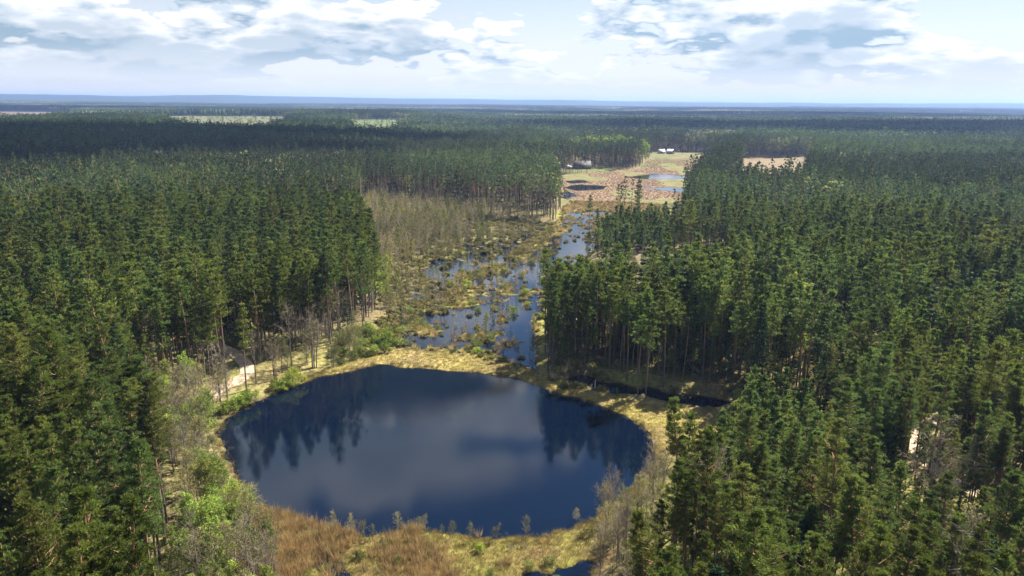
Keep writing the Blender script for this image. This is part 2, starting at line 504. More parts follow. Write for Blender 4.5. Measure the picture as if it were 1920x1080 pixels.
class Geo:
    """collects triangles and quads in two material slots"""
    def __init__(self):
        self.v = []; self.f = []; self.m = []; self.n = 0

    def add(self, v, f, mi=0):
        v = np.asarray(v, float); f = np.asarray(f, int)
        self.v.append(v); self.f.append(f + self.n); self.m.append(np.full(len(f), mi)); self.n += len(v)

    def tube(self, pts, rad, sides=5, mi=0):
        pts = np.asarray(pts, float); k = len(pts)
        d = np.gradient(pts, axis=0)
        d /= np.linalg.norm(d, axis=1)[:, None] + 1e-9
        ref = np.array([0.31, 0.17, 0.93]) if abs(d[0][2]) < 0.8 else np.array([1.0, 0.1, 0.0])
        a = np.cross(d, ref); a /= np.linalg.norm(a, axis=1)[:, None] + 1e-9
        b = np.cross(d, a)
        ang = np.arange(sides) * 2 * math.pi / sides
        ring = a[:, None, :] * np.cos(ang)[None, :, None] + b[:, None, :] * np.sin(ang)[None, :, None]
        v = pts[:, None, :] + ring * np.asarray(rad)[:, None, None]
        v = v.reshape(-1, 3)
        f = []
        for i in range(k - 1):
            for j in range(sides):
                j2 = (j + 1) % sides
                f.append((i * sides + j, i * sides + j2, (i + 1) * sides + j2, (i + 1) * sides + j))
        self.add(v, f, mi)

    def leaves(self, cen, off_r, per, ln, wd, rng, mi=0, flat=0.6, up=0.5, spread=0.6, out=None):
        """per small kite faces round each centre, pointing outward and up"""
        cen = np.asarray(cen, float)
        n = len(cen) * per
        c = np.repeat(cen, per, axis=0)
        r = np.repeat(np.broadcast_to(np.asarray(off_r, float), (len(cen),)), per)
        o = rng.normal(size=(n, 3)); o /= np.linalg.norm(o, axis=1)[:, None]
        o *= (rng.random(n) ** 0.45)[:, None]
        o[:, 2] *= flat
        p = c + o * r[:, None]
        d = o * 0.9 + rng.normal(size=(n, 3)) * spread
        d[:, 2] += up
        if out is not None:
            d += np.repeat(out, per, axis=0)
        d /= np.linalg.norm(d, axis=1)[:, None] + 1e-9
        s = np.cross(d, rng.normal(size=(n, 3))); s /= np.linalg.norm(s, axis=1)[:, None] + 1e-9
        L = ln * (0.6 + 0.8 * rng.random(n))[:, None]; Wd = wd * (0.6 + 0.8 * rng.random(n))[:, None]
        v = np.stack([p - d * L * 0.5, p + s * Wd * 0.5, p + d * L * 0.5, p - s * Wd * 0.5], axis=1).reshape(-1, 3)
        f = np.arange(n * 4).reshape(n, 4)
        self.add(v, f, mi)

    def spikes(self, base, tip, wd, rng, mi=0):
        base = np.asarray(base, float); tip = np.asarray(tip, float); n = len(base)
        d = tip - base
        s = np.cross(d, rng.normal(size=(n, 3))); s /= np.linalg.norm(s, axis=1)[:, None] + 1e-9
        s = s * (np.broadcast_to(np.asarray(wd, float), (n,)) * 0.5)[:, None]
        v = np.stack([base - s, base + s, tip], axis=1).reshape(-1, 3)
        self.add(v, np.arange(n * 3).reshape(n, 3), mi)

    def mesh(self, name, mats, smooth=False):
        tri = [f for f in self.f if f.shape[1] == 3]; quad = [f for f in self.f if f.shape[1] == 4]
        mt = [m for f, m in zip(self.f, self.m) if f.shape[1] == 3]; mq = [m for f, m in zip(self.f, self.m) if f.shape[1] == 4]
        fs = []; ms = []
        if tri: fs.append(np.concatenate(tri)); ms.append(np.concatenate(mt))
        if quad: fs.append(np.concatenate(quad)); ms.append(np.concatenate(mq))
        return mesh_from(name, np.concatenate(self.v), fs, mats, np.concatenate(ms), smooth)


# ------------------------------------------------------------------ tree shapes
def gen_pine(seed, H=22.0, base=0.45, wid=2.4, lod=0, lean=0.7, wood=None, leaf=None, mw=0, ml=0):
    """Scots pine: bare straight stem, whorls of limbs carrying pads of needles"""
    rng = np.random.default_rng(seed)
    wood = wood or Geo(); leaf = leaf or wood
    ax, ay = rng.normal(size=2) * lean
    zs = np.linspace(0, 1, 9)
    bend = rng.normal(size=2) * 0.25

    def axis(t):
        return np.array([ax * t * t + bend[0] * math.sin(3 * t), ay * t * t + bend[1] * math.sin(3 * t + 1), H * t])
    r0 = 0.0085 * H
    if lod < 3:
        k = 9 if lod == 0 else (5 if lod == 1 else 3)
        tt = np.linspace(0, 0.98, k)
        wood.tube([axis(t) - np.array([0, 0, 0.4 if t == 0 else 0]) for t in tt], [r0 * (1 - 0.85 * t) + 0.02 for t in tt], (7, 5, 3)[lod], mw)
    cen = []; rad = []; outv = []
    asym = rng.random() * 6.28
    nwh = (14, 11, 8, 5)[lod]
    for i in range(nwh):
        u = (i + rng.random() * 0.7) / nwh            # 0 at crown base, 1 at top
        t = base + (1 - base) * u * 0.985
        prof = (0.55 + 0.52 * math.sin(min(1, u * 2.4) * math.pi * 0.5)) * (1 - 0.86 * u ** 1.5)
        nb = int(rng.integers(4, 7)) if lod < 2 else 3
        a0 = rng.random() * 6.28
        for j in range(nb):
            if rng.random() < 0.09: continue
            L = wid * prof * (0.42 + 0.85 * rng.random())
            if u > 0.9: L = max(L, 0.35)
            a = a0 + j * 6.283 / nb + rng.normal() * 0.35
            L *= 1 + 0.3 * math.cos(a - asym)
            el = (-0.05 + 0.75 * u + rng.normal() * 0.14)
            d = np.array([math.cos(a) * math.cos(el), math.sin(a) * math.cos(el), math.sin(el)])
            p0 = axis(t)
            p1 = p0 + d * L * 0.6
            p2 = p0 + d * L + np.array([0, 0, 0.16 * L])
            if lod == 0:
                wood.tube([p0, p1, p2], [0.055 * (1 - 0.6 * u) + 0.012, 0.035 * (1 - 0.5 * u) + 0.01, 0.008], 3, mw)
            npad = (3 if L > 1.3 else 2) if lod == 0 else (2 if lod == 1 else 1)
            for q in range(npad):
                s = 1.0 - q * 0.34 - 0.12 * rng.random()
                side = np.cross(d, (0, 0, 1)) * rng.normal() * 0.32 * L
                c = p0 + (p2 - p0) * s + side * (0.6 + 0.4 * s)
                cen.append(c); outv.append(d * 0.5)
                rad.append((0.44 + 0.28 * rng.random()) * (0.72 + 0.10 * wid) * (1 - 0.50 * u) * (1.0, 1.15, 1.35, 1.6)[lod])
    # dead lower limbs
    if lod == 0:
        for i in range(7):
            t = base * (0.55 + 0.45 * rng.random()); a = rng.random() * 6.28; L = 0.5 + 1.3 * rng.random()
            p0 = axis(t)
            wood.tube([p0, p0 + np.array([math.cos(a) * L, math.sin(a) * L, -0.1 * L + 0.2 * rng.normal()])], [0.03, 0.008], 3, mw)
    cen.append(axis(0.985)); rad.append(0.35); outv.append(np.array([0, 0, 1.0]))
    per = (44, 13, 7, 5)[lod]
    ln = (0.34, 0.58, 0.85, 1.25)[lod]; wd = (0.075, 0.19, 0.38, 0.75)[lod]
    leaf.leaves(cen, rad, per, ln, wd, rng, ml, 0.55, 0.55, 0.55, np.array(outv))
    return wood, leaf


def gen_spruce(seed, H=20.0, wid=2.3, lod=0, wood=None, leaf=None, mw=0, ml=0):
    rng = np.random.default_rng(seed)
    wood = wood or Geo(); leaf = leaf or wood
    wood.tube([(0, 0, -0.4), (0, 0, H * 0.5), (0, 0, H * 0.97)], [0.009 * H, 0.005 * H, 0.02], 6 if lod == 0 else 3, mw)
    cen = []; rad = []; outv = []
    nwh = (26, 16, 9)[lod]
    for i in range(nwh):
        u = (i + rng.random() * 0.5) / nwh
        z = H * (0.10 + 0.88 * u)
        nb = (7, 5, 4)[lod]
        a0 = rng.random() * 6.28
        for j in range(nb):
            L = wid * (1 - u) ** 0.8 * (0.7 + 0.5 * rng.random()) + 0.15
            a = a0 + j * 6.283 / nb + rng.normal() * 0.2
            d = np.array([math.cos(a), math.sin(a), -0.28 + 0.5 * u])
            for s in ((1.0, 0.68, 0.38) if lod == 0 else (0.9, 0.5) if lod == 1 else (0.75,)):
                cen.append(np.array([0, 0, z]) + d * L * s); rad.append((0.22 + 0.14 * L) * (1, 1.3, 1.9)[lod]); outv.append(d * 1.1)
    cen.append((0, 0, H)); rad.append(0.15); outv.append((0, 0, 1.0))
    leaf.leaves(cen, rad, (11, 7, 6)[lod], (0.42, 0.75, 1.1)[lod], (0.15, 0.3, 0.55)[lod], rng, ml, 0.5, -0.05, 0.4, np.array(outv))
    return wood, leaf


def gen_decid(seed, H=11.0, wid=2.2, base=0.3, twigs=10, leafn=0, leaf_sz=(0.20, 0.14), lod=0, stems=1, wood=None, crown=None,
              mw=0, mt=0, ml=1, slender=0.0125):
    """leafless or budding deciduous tree: stem, rising limbs, side branches, a mist of twigs"""
    rng = np.random.default_rng(seed)
    wood = wood or Geo(); crown = crown or wood
    tb = []; tt = []; tw = []; lc = []
    for s in range(stems):
        sx, sy = (rng.normal(size=2) * 0.25) if stems > 1 else (0, 0)
        lean = rng.normal(size=2) * (0.10 if stems > 1 else 0.03) * H
        h = H * (1 if s == 0 else 0.75 + 0.25 * rng.random())

        def axis(t):
            return np.array([sx + lean[0] * t * t, sy + lean[1] * t * t, h * t])
        r0 = slender * h
        ts = np.linspace(0, 0.95, (6, 4, 3)[lod])
        wood.tube([axis(t) - np.array([0, 0, 0.3 if t == 0 else 0]) for t in ts], [r0 * (1 - 0.9 * t) + 0.01 for t in ts], (6, 4, 3)[lod], mw)
        nl = int((22, 15, 9)[lod] / (1 if stems == 1 else 1.7))
        for i in range(nl):
            u = (i + rng.random()) / nl
            t = base + (0.96 - base) * u
            a = i * 2.4 + rng.normal() * 0.4
            L = wid * (0.35 + 0.85 * math.sin((0.15 + 0.85 * (1 - u)) * math.pi * 0.62)) * (0.7 + 0.5 * rng.random())
            el = 0.65 + 0.35 * u + rng.normal() * 0.15
            d = np.array([math.cos(a) * math.cos(el), math.sin(a) * math.cos(el), math.sin(el)])
            p0 = axis(t); p2 = p0 + d * L
            if lod < 2:
                crown.tube([p0, p0 + d * L * 0.55 + np.array([0, 0, -0.04 * L]), p2], [0.035 * (1 - 0.6 * u) + 0.008, 0.02, 0.006], 3, mt)
            nsb = (5, 4, 2)[lod]
            for b in range(nsb):
                s0 = 0.3 + 0.7 * (b + rng.random()) / nsb
                q0 = p0 + (p2 - p0) * min(1, s0)
                e = d * 0.7 + rng.normal(size=3) * 0.55 + np.array([0, 0, 0.25]); e /= np.linalg.norm(e)
                l2 = L * (0.30 + 0.3 * rng.random())
                q1 = q0 + e * l2
                tb.append(q0[None]); tt.append(q1[None]); tw.append([0.03 * (1, 1.5, 2.6)[lod]])
                k = max(1, int(twigs * (1, 0.5, 0.35)[lod]))
                st = q0 + (q1 - q0) * rng.random((k, 1))
                f = e * 0.6 + rng.normal(size=(k, 3)) * 0.6 + np.array([0, 0, 0.2])
                f /= np.linalg.norm(f, axis=1)[:, None]
                tb.append(st); tt.append(st + f * (0.35 + 0.45 * rng.random((k, 1))) * min(1.2, 0.4 + L * 0.35))
                tw.append([0.022 * (1, 1.9, 3.2)[lod]] * k)
                lc.append(q1[None]); lc.append((q0 * 0.4 + q1 * 0.6)[None])
    crown.spikes(np.concatenate(tb), np.concatenate(tt), np.concatenate(tw), rng, mt)
    if leafn:
        lc = np.concatenate(lc)
        crown.leaves(lc, 0.16 * wid + 0.12, leafn, leaf_sz[0], leaf_sz[1], rng, ml, 0.9, 0.1, 0.8)
    return wood, crown


def gen_bush(seed, R=1.4, Hh=1.8, leafn=9, lod=0, mw=0, ml=1, twig_only=False):
    rng = np.random.default_rng(seed)
    g = Geo()
    n = (34, 16)[lod]
    a = rng.random(n) * 6.28; rr = np.sqrt(rng.random(n)) * R
    tip = np.stack([np.cos(a) * rr, np.sin(a) * rr, Hh * (1 - 0.55 * (rr / R) ** 2) * (0.75 + 0.4 * rng.random(n))], 1)
    root = np.stack([np.cos(a) * rr * 0.25, np.sin(a) * rr * 0.25, np.full(n, -0.15)], 1)
    g.spikes(root, tip, 0.05, rng, mw)
    tb = []; tt = []
    for k in range(12 if lod == 0 else 5):
        s = 0.35 + 0.65 * rng.random((n, 1))
        b = root + (tip - root) * s
        tb.append(b); tt.append(b + rng.normal(size=(n, 3)) * 0.28 + np.array([0, 0, 0.28]))
    g.spikes(np.concatenate(tb), np.concatenate(tt), 0.022 if lod == 0 else 0.05, rng, mw)
    if not twig_only:
        s = 0.5 + 0.5 * rng.random((n * 2, 1))
        c = np.concatenate([root + (tip - root) * s[:n], root + (tip - root) * s[n:], tip])
        g.leaves(c, 0.34, leafn, 0.20 if lod == 0 else 0.34, 0.13 if lod == 0 else 0.24, rng, ml, 0.9, 0.2, 0.8)
    return g


def gen_tuft(seed, n=40, R=0.45, Hh=1.0, wd=0.05, lean=0.35):
    rng = np.random.default_rng(seed)
    g = Geo()
    a = rng.random(n) * 6.28; rr = np.sqrt(rng.random(n)) * R
    b = np.stack([np.cos(a) * rr, np.sin(a) * rr, np.full(n, -0.12)], 1)
    h = Hh * (0.55 + 0.6 * rng.random(n))
    t = b + np.stack([np.cos(a) * lean * h * rng.random(n) + rng.normal(size=n) * 0.12 * h,
                      np.sin(a) * lean * h * rng.random(n) + rng.normal(size=n) * 0.12 * h, h], 1)
    g.spikes(b, t, wd, rng, 0)
    return g


# ------------------------------------------------------------------ ground sheet
def build_ground():
    ang = np.concatenate([np.linspace(-math.pi, -0.86, 36)[:-1], np.linspace(-0.86, 0.86, 266), np.linspace(0.86, math.pi, 36)[1:]])
    rad = np.exp(np.linspace(math.log(14), math.log(26000), 1160))
    A, Rr = np.meshgrid(ang, rad)
    x = (np.sin(A) * Rr); y = (np.cos(A) * Rr)
    # the seam behind the camera closes on itself
    z = height(x.ravel(), y.ravel()).reshape(x.shape)
    nr, na = x.shape
    idx = np.arange(nr * na).reshape(nr, na)
    f = np.stack([idx[:-1, :-1], idx[:-1, 1:], idx[1:, 1:], idx[1:, :-1]], -1).reshape(-1, 4)
    f = f[:, ::-1]
    me = mesh_from('ground', np.stack([x.ravel(), y.ravel(), z.ravel()], 1), [f], [ground_material()], smooth=True)
    X = x.ravel(); Y = y.ravel(); Z = z.ravel()
    r = np.hypot(X, Y)
    n1 = fbm(X / 14, Y / 14, 51, 4); n2 = fbm(X / 4, Y / 4, 52, 3)
    c = np.empty((len(X), 3))

    def setc(mask, a, b, t):
        t = np.clip(t, 0, 1)[:, None]
        c[mask] = (np.array(a) * (1 - t) + np.array(b) * t)[mask]
    setc(np.ones(len(X), bool), (0.17, 0.125, 0.07), (0.20, 0.19, 0.06), (n1 - 0.35) * 3 + (n2 - 0.5))
    right = sstep(X, 20, 60) * (r < 600)
    rc = np.array((0.22, 0.185, 0.06)) * (0.7 + 0.6 * n1[:, None])
    c = c * (1 - 0.65 * right[:, None]) + rc * 0.65 * right[:, None]
    far = sstep(r, 700, 1600)[:, None]
    c = c * (1 - far) + np.array((0.035, 0.055, 0.025)) * far

    def over(poly, a, b, t, soft=3.0):
        nonlocal c
        sdv = sdist(poly, X, Y)
        k = 1 - sstep(sdv + 3 * (n2 - 0.5), -soft * 0.5, soft)
        t = np.clip(t, 0, 1)[:, None]
        cc = np.array(a) * (1 - t) + np.array(b) * t
        c = c * (1 - k[:, None]) + cc * k[:, None]
    over(SCRUB, (0.23, 0.18, 0.085), (0.22, 0.21, 0.07), (n1 - 0.3) * 2.5, 6)
    over(SHRUBGAP, (0.20, 0.15, 0.09), (0.24, 0.21, 0.09), (n1 - 0.3) * 2.5, 6)
    over(WET, (0.24, 0.19, 0.085), (0.27, 0.26, 0.06), (n1 - 0.35) * 3, 6)
    over(MARSH, (0.265, 0.175, 0.115), (0.19, 0.175, 0.07), (fbm(X / 26, Y / 50, 55, 3) - 0.45) * 6, 8)
    over(YARD, (0.21, 0.165, 0.09), (0.16, 0.17, 0.065), (n1 - 0.3) * 2.5, 8)
    over(YARD2, (0.14, 0.17, 0.05), (0.17, 0.18, 0.07), (n1 - 0.3) * 2.5, 4)
    over(MEADOW, (0.24, 0.165, 0.10), (0.22, 0.18, 0.10), (n1 - 0.3) * 2.5, 8)
    over(PINK, (0.26, 0.19, 0.16), (0.22, 0.18, 0.11), (n1 - 0.3) * 2.5, 12)
    over(FEN, (0.35, 0.265, 0.115), (0.35, 0.29, 0.085), (n2 - 0.3) * 2.5, 2)
    over(NEARFEN, (0.20, 0.14, 0.06), (0.22, 0.20, 0.05), (n2 - 0.3) * 2.5, 3)
    over(OPENR, (0.27, 0.20, 0.12), (0.24, 0.20, 0.07), (n1 - 0.3) * 2.5, 6)
    over(LOW_R, (0.20, 0.16, 0.065), (0.19, 0.18, 0.05), (n1 - 0.3) * 2.5, 4)
    over(SHORE_L, (0.24, 0.22, 0.07), (0.30, 0.24, 0.12), (n1 - 0.3) * 2.5, 4)
    over(BANK_N, (0.26, 0.25, 0.07), (0.30, 0.24, 0.10), (n1 - 0.3) * 2.5, 4)
    over(FIELDS[0], (0.16, 0.155, 0.085), (0.15, 0.165, 0.07), (n1 - 0.3) * 2, 10)
    over(FIELDS[1], (0.13, 0.165, 0.06), (0.15, 0.175, 0.065), (n1 - 0.3) * 2, 8)
    over(FIELDS[2], (0.18, 0.135, 0.10), (0.17, 0.135, 0.09), (n1 - 0.3) * 2, 15)
    dk = 1 - sstep(pdist(DYKE, X, Y, False), 1.0, 3.5)
    c = c * (1 - dk[:, None]) + np.array((0.20, 0.22, 0.04)) * dk[:, None]
    shore = 1 - sstep(Z, 0.0, 0.10)
    shore = shore * (r < 900)
    c = c * (1 - 0.75 * shore[:, None])           # wet peat at the waterline
    a = me.color_attributes.new('soil', 'FLOAT_COLOR', 'POINT')
    a.data.foreach_set('color', np.concatenate([c, np.ones((len(c), 1))], 1).astype(np.float32).ravel())
    o = link('ground', me)
    tag(o, kind='structure')


def build_water():
    xs = np.linspace(-110, 260, 38); ys = np.linspace(66, 860, 80)
    X, Y = np.meshgrid(xs, ys)
    i = np.arange(X.size).reshape(X.shape)
    f = np.stack([i[:-1, :-1], i[:-1, 1:], i[1:, 1:], i[1:, :-1]], -1).reshape(-1, 4)
    me = mesh_from('water', np.stack([X.ravel(), Y.ravel(), np.zeros(X.size)], 1), [f], [water_material()])
    tag(link('water', me), kind='structure')


def build_paths():
    m = solid('sandy_track', (0.44, 0.32, 0.22), (0.54, 0.41, 0.29), 0.8, 0.95, 0.1, bump=0.4)
    for pts in PATHS:
        P = np.array(pts, float)
        t = np.linspace(0, len(P) - 1, len(P) * 10)
        cx = np.interp(t, np.arange(len(P)), P[:, 0]); cyy = np.interp(t, np.arange(len(P)), P[:, 1])
        d = np.gradient(np.stack([cx, cyy], 1), axis=0); d /= np.linalg.norm(d, axis=1)[:, None]
        nrm = np.stack([-d[:, 1], d[:, 0]], 1)
        w = 1.1 + 0.7 * fbm(t * 0.6, t * 0, 77, 3)
        rows = [np.stack([cx, cyy], 1) + nrm * (w * s)[:, None] for s in (-1, -0.5, 0, 0.5, 1)]
        V = np.stack(rows, 1).reshape(-1, 2)
        z = height(V[:, 0], V[:, 1]) + np.tile([0.0, 0.10, 0.10, 0.10, 0.0], len(t))
        i = np.arange(len(V)).reshape(len(t), 5)
        f = np.stack([i[:-1, :-1], i[:-1, 1:], i[1:, 1:], i[1:, :-1]], -1).reshape(-1, 4)[:, ::-1]
        tag(link('dirt_path', mesh_from('dirt_path', np.concatenate([V, z[:, None]], 1), [f], [m], smooth=True)), kind='structure')


build_ground()
build_water()
build_paths()


# ------------------------------------------------------------------ haze, two clouds whose shade lies on the forest, two added for shade bands
def build_haze():
    x0, x1, y0, y1, z0, z1 = -27000, 27000, -27000, 27000, -30, 172
    v = [(x, y, z) for z in (z0, z1) for y in (y0, y1) for x in (x0, x1)]
    f = [(0, 2, 3, 1), (4, 5, 7, 6), (0, 1, 5, 4), (2, 6, 7, 3), (0, 4, 6, 2), (1, 3, 7, 5)]
    m, nt, out = mat_new('haze')
    pv = N(nt, 'ShaderNodeVolumePrincipled', ins={'Color': (0.36, 0.53, 0.95, 1), 'Density': HAZE_DENSITY, 'Anisotropy': 0.2})
    nt.links.new(pv.outputs[0], out.inputs['Volume'])
    tag(link('haze', mesh_from('haze', v, [f], [m])), 'thin blue haze lying over the far forest', 'haze', kind='stuff')


HAZE_DENSITY = 0.85e-4
build_haze()


def build_cloud(cx, cy, rx, ry, seed, label, alt=1900.0, n=170):
    """heaped cumulus with a flat base, placed up-sun of the ground it shades"""
    rng = np.random.default_rng(seed)
    off = Vector(SUN_DIR) * (alt / SUN_DIR.z)
    u = np.linspace(0, math.pi, 9); w = np.linspace(0, 2 * math.pi, 15)[:-1]
    V = []; F = []; k = 0
    for i in range(n):
        a = rng.random() * 6.28; r = math.sqrt(rng.random())
        px = math.cos(a) * r * rx; py = math.sin(a) * r * ry
        s = (0.16 + 0.14 * rng.random()) * min(rx, ry) * (1.2 - 0.55 * r)
        ring = np.stack([np.outer(np.sin(u), np.cos(w)), np.outer(np.sin(u), np.sin(w)), np.outer(np.cos(u), np.ones(len(w)))], -1)
        p = ring * s * (1 + 0.16 * rng.normal(size=ring.shape[:2])[..., None])
        p[..., 0] *= 1.5
        p[..., 2] = np.where(p[..., 2] < 0, p[..., 2] * 0.2, p[..., 2] * 0.8)
        p += np.array([px, py, 0])
        ii = np.arange(len(u) * len(w)).reshape(len(u), len(w))
        f = np.stack([ii[:-1], ii[1:], np.roll(ii, -1, 1)[1:], np.roll(ii, -1, 1)[:-1]], -1).reshape(-1, 4)
        V.append(p.reshape(-1, 3)); F.append(f + k); k += len(u) * len(w)
    m, nt, out = mat_new('cloud')
    d = N(nt, 'ShaderNodeBsdfDiffuse', ins={'Color': (0.9, 0.9, 0.9, 1)})
    t = N(nt, 'ShaderNodeBsdfTranslucent', ins={'Color': (0.9, 0.9, 0.9, 1)})
    mx = N(nt, 'ShaderNodeMixShader', ins={0: 0.5, 1: d.outputs[0], 2: t.outputs[0]})
    nt.links.new(mx.outputs[0], out.inputs[0])
    o = link('cloud', mesh_from('cloud', np.concatenate(V), [np.concatenate(F)], [m], smooth=True), loc=(cx + off.x, cy + off.y, alt))
    tag(o, label, 'cloud', 'clouds that shade the forest')


build_cloud(-735, 750, 590, 380, 3, 'broad cloud that shades the dark forest beyond the left wood')
build_cloud(950, 1450, 950, 360, 5, 'long cloud that shades the far forest on the right')
build_cloud(500, 3300, 1500, 520, 6, 'wide unseen cloud added to shade the forest near the horizon')  # out-of-view cloud, added to lay a band of shade on the far canopy
build_cloud(-2300, 3900, 1100, 600, 8, 'distant unseen cloud added to shade the forest before the left hills')  # another added cloud outside the view, darkening the distant left forest


# ------------------------------------------------------------------ planting plan
def grid_points(x0, x1, y0, y1, s, seed, jit=0.42):
    rng = np.random.default_rng(seed)
    gx, gy = np.meshgrid(np.arange(x0, x1, s), np.arange(y0, y1, s * 0.92))
    gx = gx + (np.arange(gx.shape[0]) % 2)[:, None] * s * 0.5
    x = (gx + (rng.random(gx.shape) - 0.5) * 2 * jit * s).ravel()
    y = (gy + (rng.random(gx.shape) - 0.5) * 2 * jit * s).ravel()
    return x, y


def in_poly_pts(poly, s, seed, jit=0.45):
    xs = [p[0] for p in poly]; ys = [p[1] for p in poly]
    x, y = grid_points(min(xs), max(xs), min(ys), max(ys), s, seed, jit)
    m = inside(poly, x, y)
    return x[m], y[m]


def open_land(x, y, pad=1.5):
    """where no pine stands"""
    m = (sdist(LAKE, x, y) < np.where(x > 0, 1.6, 4.0)) | (sdist(FEN, x, y) < pad) | (sdist(NEARFEN, x, y) < pad + 1)
    for p in (WET, SCRUB, MARSH, MEADOW, YARD, YARD2, SHORE_L, SHORE_R, LOW_R, OPEN2, BANK_N, YOUNG, SHRUBGAP, BIRCHES):
        m |= sdist(p, x, y) < pad
    m |= (sdist(OPENR, x, y) < pad) & (vnoise(x / 3.0, y / 3.0, 66) > 0.42)
    for p in POOLS:
        m |= sdist(p, x, y) < pad
    for p in FIELDS:
        m |= (sdist(p, x, y) + 70 * (fbm(x / 45, y / 60, 68, 3) - 0.5) < pad) & (vnoise(x / 9.0, y / 9.0, 198) > 0.09)
    for p in PATHS:
        m |= pdist(p, x, y, False) < 2.6
    return m


def project(x, y, z):
    """picture coordinates (1920 wide) of a point, used only to find which trees show largest"""
    v = np.stack([x, y, z - CAM_H], 0)
    c, s = math.cos(PITCH), math.sin(PITCH)
    depth = v[1] * c - v[2] * s
    upc = v[1] * s + v[2] * c
    return 960 + 1371 * v[0] / depth, 540 - 1371 * upc / depth, depth


def cone(x, y, ang=0.80):
    return (np.abs(np.arctan2(x, y)) < ang) | (np.hypot(x, y) < 110)


def plant_near():
    x, y = grid_points(-330, 360, 34, 345, 2.85, 21)
    keep = cone(x, y, 0.78) & ~open_land(x, y)
    gap = fbm(x / 17, y / 17, 61, 3)
    rgt = x > 8
    clump = (x > 6) & (x < 72) & (y > 140) & (y < 205)
    rgt = rgt & ~clump
    keep &= ~(rgt & (gap > 0.60))
    keep &= ~(~rgt & (gap > 0.74))
    u = RNG.random(len(x))
    keep &= ~(rgt & (u < 0.16))
    return x[keep], y[keep]


def plant_mid():
    x, y = grid_points(-860, 900, 345, 1010, 3.5, 22)
    keep = cone(x, y, 0.74) & ~open_land(x, y, 1.0) & (np.hypot(x, y) < 1000)
    gap = fbm(x / 22, y / 22, 62, 3)
    keep &= ~(gap > 0.70)
    return x[keep], y[keep]


def plant_far():
    x, y = grid_points(-1700, 1750, 600, 2200, 5.6, 23)
    r = np.hypot(x, y)
    keep = cone(x, y, 0.72) & ~open_land(x, y, 2.0) & (r >= 1000) & (r < 2200)
    return x[keep], y[keep]


def plant_patches():
    x, y = grid_points(-6300, 6300, 1500, 9300, 31, 24, 0.3)
    r = np.hypot(x, y)
    keep = cone(x, y, 0.70) & (r >= 2190) & (r < 9200)
    for p in FIELDS:
        keep &= sdist(p, x, y) + 120 * (fbm(x / 60, y / 90, 67, 3) - 0.5) > 14
    return x[keep], y[keep]


# ------------------------------------------------------------------ forest as one mass: points that carry tree shapes
def scatter(name, coll, x, y, z, idx, rot, scl, label, cat=None):
    me = bpy.data.meshes.new(name)
    n = len(x)
    me.vertices.add(n)
    me.vertices.foreach_set('co', np.stack([x, y, z], 1).astype(np.float32).ravel())
    a = me.attributes.new('idx', 'INT', 'POINT'); a.data.foreach_set('value', idx.astype(np.int32))
    a = me.attributes.new('rot', 'FLOAT_VECTOR', 'POINT')
    a.data.foreach_set('vector', np.stack([np.zeros(n), np.zeros(n), rot], 1).astype(np.float32).ravel())
    a = me.attributes.new('scl', 'FLOAT_VECTOR', 'POINT')
    scl = np.asarray(scl, float)
    if scl.ndim == 1: scl = np.stack([scl] * 3, 1)
    a.data.foreach_set('vector', scl.astype(np.float32).ravel())
    o = link(name, me)
    ng = bpy.data.node_groups.new(name + '_planting', 'GeometryNodeTree')
    ng.interface.new_socket('Geometry', in_out='INPUT', socket_type='NodeSocketGeometry')
    ng.interface.new_socket('Geometry', in_out='OUTPUT', socket_type='NodeSocketGeometry')
    gi = ng.nodes.new('NodeGroupInput'); go = ng.nodes.new('NodeGroupOutput')
    ci = ng.nodes.new('GeometryNodeCollectionInfo')
    ci.inputs['Collection'].default_value = coll
    ci.inputs['Separate Children'].default_value = True
    ci.inputs['Reset Children'].default_value = True
    ip = ng.nodes.new('GeometryNodeInstanceOnPoints')
    ip.inputs['Pick Instance'].default_value = True

    def attr(nm, dt):
        n_ = ng.nodes.new('GeometryNodeInputNamedAttribute')
        n_.data_type = dt
        n_.inputs['Name'].default_value = nm
        return [s for s in n_.outputs if s.enabled and s.name == 'Attribute'][0]
    ng.links.new(gi.outputs[0], ip.inputs['Points'])
    ng.links.new(ci.outputs[0], ip.inputs['Instance'])
    ng.links.new(attr('idx', 'INT'), ip.inputs['Instance Index'])
    er = ng.nodes.new('FunctionNodeEulerToRotation')
    ng.links.new(attr('rot', 'FLOAT_VECTOR'), er.inputs[0])
    ng.links.new(er.outputs[0], ip.inputs['Rotation'])
    ng.links.new(attr('scl', 'FLOAT_VECTOR'), ip.inputs['Scale'])
    ng.links.new(ip.outputs[0], go.inputs[0])
    md = o.modifiers.new('planting', 'NODES')
    md.node_group = ng
    tag(o, label, cat, kind='stuff')
    return o


def shape_collection(name, meshes):
    c = bpy.data.collections.new(name)
    for i, me in enumerate(meshes):
        o = bpy.data.objects.new('%s_%02d' % (name, i), me)
        c.objects.link(o)
    return c


